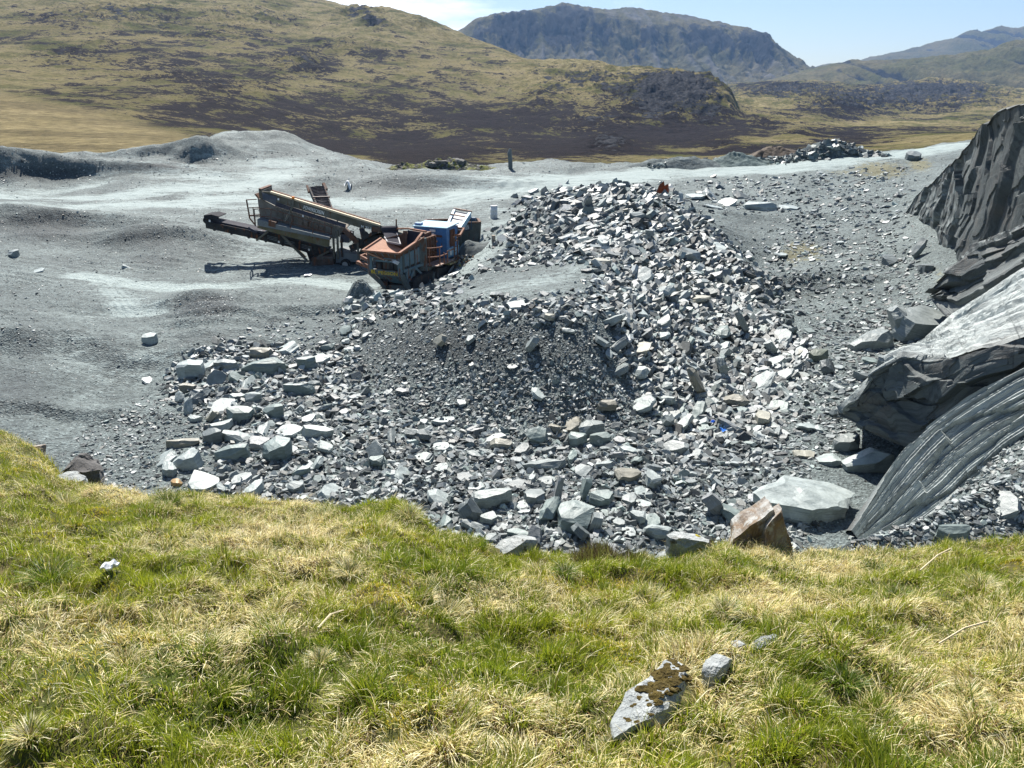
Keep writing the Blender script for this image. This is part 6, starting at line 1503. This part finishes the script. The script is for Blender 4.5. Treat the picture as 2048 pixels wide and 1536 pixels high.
def build_grass(scale=1.):
    m = mat_blade(); n = int(700000 * scale)
    t0 = rng.random(n) ** .9; s0 = rng.uniform(-1, 1, n); Y = .8 + 4.8 * t0; q = s0 * (.82 + .7 / Y); Yb, _ = brow(q); Y = .8 + (Yb + .35 - .8) * t0; X = q * Y
    # gather the roots into little tufts
    ti = vn2(X * 9, Y * 9, 411); tj = vn2(X * 9 + 31, Y * 9, 412); X = X + .035 * ti; Y = Y + .035 * tj
    Z = bank_z(X, Y); px, py = project(X, Y, Z)
    keep = np.ones(n, bool)
    for gx_, gy_, r1, r2, an in STONE_GAPS:
        ux, uy = (X - gx_) * math.cos(an) + (Y - gy_) * math.sin(an), -(X - gx_) * math.sin(an) + (Y - gy_) * math.cos(an)
        keep &= ((ux / r1) ** 2 + (uy / r2) ** 2) > 1
    bare = np.exp(-((px - 1100) / 75) ** 2 - ((py - 1078) / 26) ** 2); keep &= rng.random(n) > bare * 1.3
    X, Y, Z, px, py, q = (a[keep] for a in (X, Y, Z, px, py, q)); n = len(X)
    g = green_at(X, Y, px, py); tuft = fbm(X * 6, Y * 6, 3, 405); r = rng.random(n)
    isg = r < np.clip(.14 + .95 * g, .08, .88)
    gc = np.where((rng.random(n) < np.clip(.48 + .9 * fbm(X * 1.2 + 5, Y * 1.2, 2, 406), .1, .8))[:, None], LIME, GREEN)
    sc = np.where((rng.random(n) < .3)[:, None], PALE, STRAW)
    sc = np.where((rng.random(n) < .16)[:, None], BROWN, sc)
    c = np.where(isg[:, None], gc, sc)
    ms = np.clip(np.exp(-((px - 50) / 110) ** 2 - ((py - 915) / 45) ** 2) * 1.2 + 2.2 * (fbm(X * 1.7, Y * 1.7 + 20, 3, 408) - .10), 0, .8) * .8
    ism = rng.random(n) < ms; c = np.where(ism[:, None], MOSSY, c)
    c = c * rng.uniform(.7, 1.25, (n, 1))
    ln = np.where(isg, rng.uniform(.025, .08, n), rng.uniform(.03, .10, n)) * .84 * np.clip(1 + 1.7 * tuft, .4, 2.); ln = np.where(ism, .022, ln)
    lean = np.abs(np.where(isg, rng.normal(.35, .28, n), rng.normal(.75, .4, n))); curl = np.where(isg, rng.uniform(0, .35, n), rng.uniform(.1, .75, n))
    gxn = vn2(X * 5, Y * 5, 415) * 2.4; yaw = np.where(rng.random(n) < .6, gxn * 2 - .9, rng.random(n) * 6.28)
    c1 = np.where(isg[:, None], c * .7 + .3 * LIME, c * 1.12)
    w = np.where(isg, .0026, .0023) * rng.uniform(.8, 1.5, n)
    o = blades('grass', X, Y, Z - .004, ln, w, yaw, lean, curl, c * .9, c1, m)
    tag(o, 'mixed green and straw moor grass covering the near bank', 'grass', kind='stuff')
    # tussocks: arching bleached grass, each one a thing of its own
    TUS = [(895,1230,70,'S','tall bleached tussock with a dark underside in the middle of the bank'),(1300,1215,75,'S','pale spiky tussock left of the mossy stones'),(1750,1150,60,'G','dark green tussock by the right brow'),(490,1440,75,'G','large dark green tussock at the lower left'),(700,1150,60,'S','straw tussock below the brow left of centre'),(100,1165,90,'G','wide dark green tussock at the left edge'),
           (640,1330,50,'S','small straw tussock below left centre'),(1690,1370,75,'G','long green tussock right of the mossy stones'),(1960,1180,60,'S','straw tussock at the right edge below the brow'),(1450,1230,60,'S','bleached tussock above the mossy stones'),(340,1010,60,'G','green tussock on the brow left of centre'),(820,1040,55,'S','straw tussock at the end of the high brow'),
           (1500,1090,60,'S','straw tussock in front of the rusty pointed rock'),(1800,1200,55,'G','green tussock on the right slope'),(950,1440,55,'S','straw tussock near the bottom centre'),(1550,1490,60,'G','green tussock at the bottom right of centre'),(250,1330,60,'S','straw tussock on the lower left slope'),(1130,1150,50,'G','bright green tussock below the bare scree patch'),(640,1040,50,'S','orange-tinged straw tussock on the left brow'),(1930,1400,70,'S','straw tussock at the lower right edge'),(130,1010,50,'S','pale tussock below the mossy knob'),(1085,1062,26,'S','small bleached tussock on the bare scree patch'),
           (60,1480,70,'S','straw tussock in the bottom left corner'),(1220,1500,50,'S','straw tussock below the mossy slab')]
    xs, ys, zs = hit_bank([t[0] for t in TUS], [t[1] for t in TUS])
    for (tx, ty, wp, kind, lab), x, y, z in zip(TUS, xs, ys, zs):
        R = wp * mpp(x, y, z) * .5; k = 420
        a = rng.random(k) * 2 * PI; rr = R * .42 * np.sqrt(rng.random(k)); X = x + np.cos(a) * rr; Y = y + np.sin(a) * rr
        g = rng.random(k) < (.3 if kind == 'S' else .85); c = np.where(g[:, None], GREEN, np.where((rng.random(k) < .4)[:, None], PALE, STRAW)) * rng.uniform(.65, 1.2, (k, 1))
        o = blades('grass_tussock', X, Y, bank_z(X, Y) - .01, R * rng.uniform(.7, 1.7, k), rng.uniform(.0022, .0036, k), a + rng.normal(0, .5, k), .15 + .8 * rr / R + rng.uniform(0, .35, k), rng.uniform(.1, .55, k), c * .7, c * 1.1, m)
        tag(o, lab, 'tussock', 'grass tussocks on the near bank')
    # heather at the brow
    for cx, cy, wpx, lab in ((1195,1082,110,'dark brown heather clump on the brow behind the grass'),(1270,1092,40,'small brown heather sprig beside the heather clump')):
        x, y, z = (float(v[0]) for v in hit_bank([cx], [cy + 14])); R = wpx * mpp(x, y, z) / 2; k = int(2600 * wpx / 110)
        X = x + rng.normal(0, R * .5, k); Y = y + rng.normal(0, .09, k); hgt = np.exp(-((X - x) / R) ** 2)
        c = np.where((rng.random(k) < .45)[:, None], OLIVE, np.array((.07, .05, .025))) * rng.uniform(.6, 1.5, (k, 1))
        o = blades('heather_clump', X, Y, bank_z(X, Y), (.02 + .11 * rng.random(k)) * (.4 + hgt), np.full(k, .0045), rng.random(k) * 6.28, np.abs(rng.normal(.55, .4, k)), rng.uniform(-.5, .4, k), c, c * 1.3, m)
        tag(o, lab, 'heather')
def sprig(px, py, n, mat, lab):
    x, y, z = (float(v[0]) for v in hit_bank([px], [py])); k = n; X = x + rng.normal(0, .03, k); Y = y + rng.normal(0, .03, k)
    c = np.array((.42, .42, .03)) * rng.uniform(.6, 1.2, (k, 1))
    o = blades('leafy_sprig', X, Y, bank_z(X, Y), rng.uniform(.06, .14, k), np.full(k, .008), rng.random(k) * 6.28, np.abs(rng.normal(.3, .2, k)), rng.uniform(-.1, .3, k), c * .7, c, mat); tag(o, lab, 'plant')
def bank_stones(mso):
    lich = patch_mat('lichened_stone', (.28, .30, .295), (.44, .455, .44), 5, .42, .6, .8, .8, .02, lich=(.10, .095, .08))
    rusty = NT('rusty_rock'); v = rusty.coord(); lay = rusty.noise(rusty.coord(scale=(9, 3, 2), rot=(0, .5, 0)), 1.6, 6, .7); f = rusty.noise(v, 7, 6, .7)
    c = rusty.mix(rusty.ramp(lay, [(.42, 0.), (.58, 1.)]), (.27, .25, .225), (.19, .14, .095)); c = rusty.mix(rusty.ramp(f, [(.52, 0.), (.58, 1.)]), c, (.36, .36, .34)); c = rusty.mix(rusty.ramp(rusty.noise(v, 2.5, 4, .6), [(.5, 0.), (.62, .7)]), c, (.13, .085, .055))
    rusty = rusty.pbr(c, .8, .2, normal=rusty.bump(rusty.math('ADD', lay, f), .9, .03))
    moss = simple_mat('moss_cushion', (.09, .065, .015), .95, .6, 40, .9, .02); ymoss = simple_mat('yellow_moss', (.36, .30, .02), .95, .5, 40, .9, .02)
    def stone(px, py, w, h, dep, mat, lab, seed, rot=(0, 0, 0), sink=.3, name='bank_stone', cat='stone', gap=True, rough=.04, n=8, tint=(1, 1, 1), Yx=None, cuts=6):
        x, y, z = (float(v_[0]) for v_ in hit_bank([px], [py]))
        if Yx: y = Yx; p = P(px, py, Y=y); x, z = p.x, p.z
        m = mpp(x, y, z); me = rock_mesh(name, seed, (w * m, dep * m, h * m), cuts=cuts, sub=4, rough=rough, n=n)
        o = link(name, me, mat); o.location = (x, y, z - sink * h * m); o.rotation_euler = rot; o.color = (*tint, 1); tag(o, lab, cat)
        if gap: STONE_GAPS.append((x, y, w * m * .5, dep * m * .55, rot[2]))
        return o, (x, y, z, m)
    o, (x, y, z, m) = stone(1312, 1412, 300, 66, 88, lich, 'pale lichened slab with brown moss sunk in the near grass', 1001, (-.06, -.05, .86), .42)
    from mathutils.bvhtree import BVHTree
    bpy.context.view_layer.update(); mw = o.matrix_world
    tree = BVHTree.FromPolygons([mw @ v_.co for v_ in o.data.vertices], [tuple(p_.vertices) for p_ in o.data.polygons])
    bm = bmesh.new(); ca, sa = math.cos(.86), math.sin(.86); L_ = 300 * m
    for i in range(105):                                       # cushions of moss sit on the slab
        u, w_ = random.gauss(.13, .11), random.gauss(-.005, .05)
        if i % 3 == 0: u, w_ = random.uniform(-.35, .3), random.uniform(-.1, .1)
        hitp = tree.ray_cast(Vector((x + (u * ca - w_ * sa) * L_, y + (u * sa + w_ * ca) * L_, z + 2)), Vector((0, 0, -1)))[0]
        if hitp is None: continue
        g = bmesh.ops.create_icosphere(bm, subdivisions=2, radius=1); r_ = random.uniform(5, 12) * m * (.5 if i % 3 == 0 else .9)
        for v_ in g['verts']: v_.co = Vector((v_.co.x * r_ * 1.3, v_.co.y * r_, v_.co.z * r_ * .3)) + hitp + mnoise.noise_vector(v_.co * 3 + Vector((i, 0, 0))) * r_ * .4
    mo = bm_obj('moss_patch', bm, moss, smooth=False); MOSS_FIX.append((mo, o)); tag(mo, 'dark brown moss cushions growing on the lichened slab', 'moss', kind='stuff')
    stone(1432, 1344, 100, 40, 44, lich, 'narrow pale stone in the grass right of the mossy slab', 1002, (0, 0, .8), .3)
    stone(1472, 1302, 42, 26, 28, lich, 'small whitish stone above the narrow pale stone', 1003, (0, 0, .5), .3)
    stone(1530, 1292, 90, 20, 22, lich, 'long low pale stone at the upper end of the stone line', 1004, (0, 0, .5), .35)
    for lab, pts, Y0, th, sd in (('rust-streaked fin-shaped rock, larger left half, at the brow', [(1452,1112),(1462,1072),(1500,1040),(1553,1004),(1556,1012),(1540,1048),(1528,1112)], 4.32, .26, 1),
                                 ('rust-streaked pointed rock, right half with white lichen patches, at the brow', [(1522,1118),(1530,1060),(1548,1030),(1569,1011),(1578,1040),(1590,1100),(1582,1124)], 4.24, .2, 2)):
        bm = bmesh.new(); w_ = [P(1525 + (a_ - 1525) * .88, 1112 + (b2 - 1112) * .88, Y=Y0) for a_, b2 in pts]
        f0 = [bm.verts.new(q_) for q_ in w_]; f1 = [bm.verts.new(w_[0].lerp(q_, .9) + Vector((.05, th, -.01))) for q_ in w_]
        bm.faces.new(f0); bm.faces.new(f1[::-1])
        for i in range(len(pts)): bm.faces.new((f0[i], f1[i], f1[(i + 1) % len(pts)], f0[(i + 1) % len(pts)]))
        bmesh.ops.triangulate(bm, faces=bm.faces[:]); bmesh.ops.subdivide_edges(bm, edges=bm.edges[:], cuts=5, use_grid_fill=True); bmesh.ops.triangulate(bm, faces=bm.faces[:])
        for v_ in bm.verts:
            q_ = v_.co; k_ = mnoise.noise(Vector(((q_.x - q_.z * .7) * 22 + sd, (q_.z + q_.x * .7) * 3, q_.y * 5)))
            v_.co = q_ + Vector((0, -.5, .2)) * k_ * .05 + mnoise.noise_vector(q_ * 9 + Vector((sd, 0, 0))) * .02
        tag(bm_obj('pointed_rock', bm, rusty), lab, 'rock')
    stone(1378, 1088, 92, 52, 50, lich, 'pale stone with a yellow moss cap at the brow', 1007, (0, 0, .1), .2)
    x, y, z = (float(v_[0]) for v_ in hit_bank([1392], [1075])); bm = bmesh.new()
    for i in range(9):
        g = bmesh.ops.create_icosphere(bm, subdivisions=3, radius=.035 + .02 * random.random()); c = Vector((x + random.uniform(-.05, .06), y + random.uniform(-.03, .03), z + .055 + random.uniform(-.01, .015)))
        for v_ in g['verts']: v_.co = v_.co * Vector((1, 1, .8)) if False else Vector((v_.co.x, v_.co.y, v_.co.z * .8)) + c + mnoise.noise_vector(v_.co * 40 + Vector((i * 3, 0, 0))) * .012
    tag(bm_obj('moss_cushion', bm, ymoss), 'bright yellow moss cushion capping the pale brow stone', 'moss')
    stone(1030, 1050, 130, 34, 60, lich, 'long lichened grey slab slanting up behind the bare scree patch', 1008, (0, -.42, .15), .15, rough=.02)
    stone(1340, 1098, 60, 26, 40, lich, 'whitish stone half under dry grass left of the moss-capped stone', 1009, (0, 0, 0), .3)
    stone(166, 945, 84, 66, 60, simple_mat('ledge_rock', (.13, .125, .12), .85, .5, 5, .8, .05), 'dark layered rock ledge under the right end of the mossy knob', 1010, (0, 0, .3), .55, 'rock_ledge', 'rock ledge', False, .08, Yx=6.7)
    stone(128, 898, 60, 22, 50, lich, 'grey flat stone capping the right end of the mossy knob', 1011, (0, .1, .2), .35)
    stone(62, 862, 42, 20, 34, rusty, 'reddish stone on top of the mossy knob', 1012, (0, 0, .4), .3)
    wx, wy, wz = (float(v_[0]) for v_ in hit_bank([222], [1143])); wo = bpy.data.objects['wrapper']; wo.location = (wx, wy, wz + .012)
    # loose stones of the bare patch
    k = 420; X, Y, Z = hit_bank(rng.normal(1100, 45, k), rng.normal(1080, 14, k))
    o = stones(X, Y, Z, np.tile([0., -.2, 1.], (k, 1)), rng.uniform(.008, .05, k) ** 1., np.full(k, .4), .35, slate_rgb(k, .15, .40), name='loose_stones', mat=MSS); tag(o, 'loose pale stones on the bare patch of the brow', 'stones', kind='stuff')
    # dead stalks
    pale = simple_mat('dead_stalk', (.62, .52, .34), .8, .2, 20)
    for i, (xa, ya, xb, yb, lab) in enumerate(((1835,1165,1895,1125,'long dead stalk lying near the right brow'),(1870,1320,1965,1282,'long pale stalk lying at the right of the slope'),(640,1290,690,1260,'short dead stalk left of the middle'))):
        a, b_, c_ = hit_bank([xa, xb], [ya, yb]); bm = bmesh.new(); mb = MB(); mb.path([Vector((a[0], b_[0], c_[0] + .07)), Vector(((a[0] + a[1]) / 2, (b_[0] + b_[1]) / 2, (c_[0] + c_[1]) / 2 + .10)), Vector((a[1], b_[1], c_[1] + .09))], .0035, 5)
        bm.free(); tag(bm_obj('dead_stalk', mb.bm, pale), lab, 'stalk')
MOSS_FIX = []
# ------------------------------------------------------------------ sky, sun, air, camera
SUN_EL, SUN_AZ = math.radians(50), math.radians(-14)        # azimuth from straight ahead, minus = left
def build_light():
    sc = bpy.context.scene
    w = bpy.data.worlds.new('World'); sc.world = w; w.use_nodes = True
    nt = w.node_tree; nt.nodes.clear()
    out = nt.nodes.new('ShaderNodeOutputWorld'); bg = nt.nodes.new('ShaderNodeBackground')
    sky = nt.nodes.new('ShaderNodeTexSky'); sky.sky_type = 'NISHITA'; sky.sun_disc = False
    sky.sun_elevation = SUN_EL; sky.sun_rotation = SUN_AZ
    sky.altitude = 450; sky.air_density = 1.0; sky.dust_density = .6; sky.ozone_density = 1.6
    tc = nt.nodes.new('ShaderNodeTexCoord'); mp = nt.nodes.new('ShaderNodeMapping'); mp.inputs['Scale'].default_value = (1.1, 1.1, 4.5)
    mp.inputs['Location'].default_value = CLOUD_OFF
    no = nt.nodes.new('ShaderNodeTexNoise'); no.inputs['Scale'].default_value = 3.2; no.inputs['Detail'].default_value = 9; no.inputs['Roughness'].default_value = .58
    cr = nt.nodes.new('ShaderNodeValToRGB'); cr.color_ramp.elements[0].position = .43; cr.color_ramp.elements[1].position = .56
    dotn = nt.nodes.new('ShaderNodeVectorMath'); dotn.operation = 'DOT_PRODUCT'; dotn.inputs[1].default_value = CLOUD_DIR
    rg = nt.nodes.new('ShaderNodeValToRGB'); rg.color_ramp.elements[0].position = CLOUD_A; rg.color_ramp.elements[1].position = CLOUD_B
    mu = nt.nodes.new('ShaderNodeMath'); mu.operation = 'MULTIPLY'
    mx = nt.nodes.new('ShaderNodeMix'); mx.data_type = 'RGBA'; mx.inputs[7].default_value = (CLOUD_L, CLOUD_L * 1.01, CLOUD_L * 1.03, 1)
    L = nt.links.new
    L(tc.outputs['Generated'], mp.inputs['Vector']); L(mp.outputs[0], no.inputs['Vector']); L(no.outputs['Fac'], cr.inputs['Fac'])
    L(tc.outputs['Generated'], dotn.inputs[0]); L(dotn.outputs['Value'], rg.inputs['Fac'])
    L(cr.outputs['Color'], mu.inputs[0]); L(rg.outputs['Color'], mu.inputs[1]); L(mu.outputs[0], mx.inputs[0])
    L(sky.outputs[0], mx.inputs[6]); L(mx.outputs[2], bg.inputs['Color']); bg.inputs['Strength'].default_value = SKY_STR
    L(bg.outputs[0], out.inputs['Surface'])
    ld = bpy.data.lights.new('sun', 'SUN'); ld.energy = SUN_STR; ld.angle = math.radians(.53); ld.color = (1, .955, .88)
    lo = bpy.data.objects.new('sun', ld); C.objects.link(lo)
    d = Vector((math.sin(SUN_AZ) * math.cos(SUN_EL), math.cos(SUN_AZ) * math.cos(SUN_EL), math.sin(SUN_EL)))
    lo.rotation_euler = d.to_track_quat('Z', 'Y').to_euler(); lo.location = d * 60
    cd = bpy.data.cameras.new('camera'); co = bpy.data.objects.new('camera', cd); C.objects.link(co)
    cd.sensor_fit = 'HORIZONTAL'; cd.sensor_width = 36; cd.lens = 36 * F / 2048; cd.clip_start = .05; cd.clip_end = 30000
    co.location = (0, 0, HC); co.rotation_euler = (PI / 2 - PIT, 0, 0)
    sc.camera = co
    vs = sc.view_settings; sc.display_settings.display_device = 'sRGB'
    vs.view_transform = 'Standard'; vs.look = 'None'; vs.exposure = EXPO; vs.gamma = 1; vs.use_curve_mapping = False
    cy = sc.cycles
    cy.max_bounces = 5; cy.diffuse_bounces = 3; cy.glossy_bounces = 2; cy.transmission_bounces = 3; cy.transparent_max_bounces = 4
    cy.caustics_reflective = False; cy.caustics_refractive = False; cy.sample_clamp_indirect = 4
    cy.use_denoising = DENOISE
    sc.render.use_persistent_data = False
def build_haze():
    me = bpy.data.meshes.new('haze')
    bm = bmesh.new(); bmesh.ops.create_cube(bm, size=1); bm.to_mesh(me); bm.free()
    t = NT('hazy_air'); pv = t.n('ShaderNodeVolumePrincipled')
    pv.inputs['Color'].default_value = (.33, .57, 1, 1); pv.inputs['Density'].default_value = HAZE; pv.inputs['Anisotropy'].default_value = .0
    t.l(pv.outputs[0], t.out.inputs['Volume'])
    o = link('haze', me, t.m); o.scale = (16000, 8400, 1500); o.location = (0, 4000, 600)
    tag(o, 'pale blue distance haze over the fells', 'haze', kind='stuff')
SKY_STR, SUN_STR, EXPO, HAZE, DENOISE = .06, 5.0, 1.18, .72e-4, True
CLOUD_OFF, CLOUD_DIR, CLOUD_A, CLOUD_B, CLOUD_L = (1.7, .6, 2.1), (-.16, .96, .2), .93, .985, 15.
build_light()
build_haze()
MG = mat_ground(); build_ground(MG)
build_bank(mat_bank())
MM = mat_moor()
MSO, MSS = mat_slate_obj(), mat_slate_stuff()
heroes(MSO); single_rocks(MSO, 300 - len(HEROES)); rubble(MSS)
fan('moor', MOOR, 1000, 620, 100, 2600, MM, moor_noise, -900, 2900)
fan('mountain', GABLE, 520, 360, 2300, 4200, mat_mountain(), gable_noise, 820, 1800)
fan('mountain_ridge', RIGHT, 420, 260, 1900, 4000, mat_mountain((.058, .062, .02)), right_noise, 1480, 2900)
fan('far_mountain', FARR, 260, 120, 3800, 7500, mat_mountain(), far_noise, 1540, 2900)
fan('far_peak', FARL, 140, 80, 3000, 6000, mat_mountain(), far_noise, 300, 900)
build_crags()
build_small(MG, MSO)
build_screener(); build_crusher()
bank_stones(MSO); build_grass()
sprig(95, 885, 60, mat_blade(), 'yellow-green leafy sprig on the right end of the mossy knob')
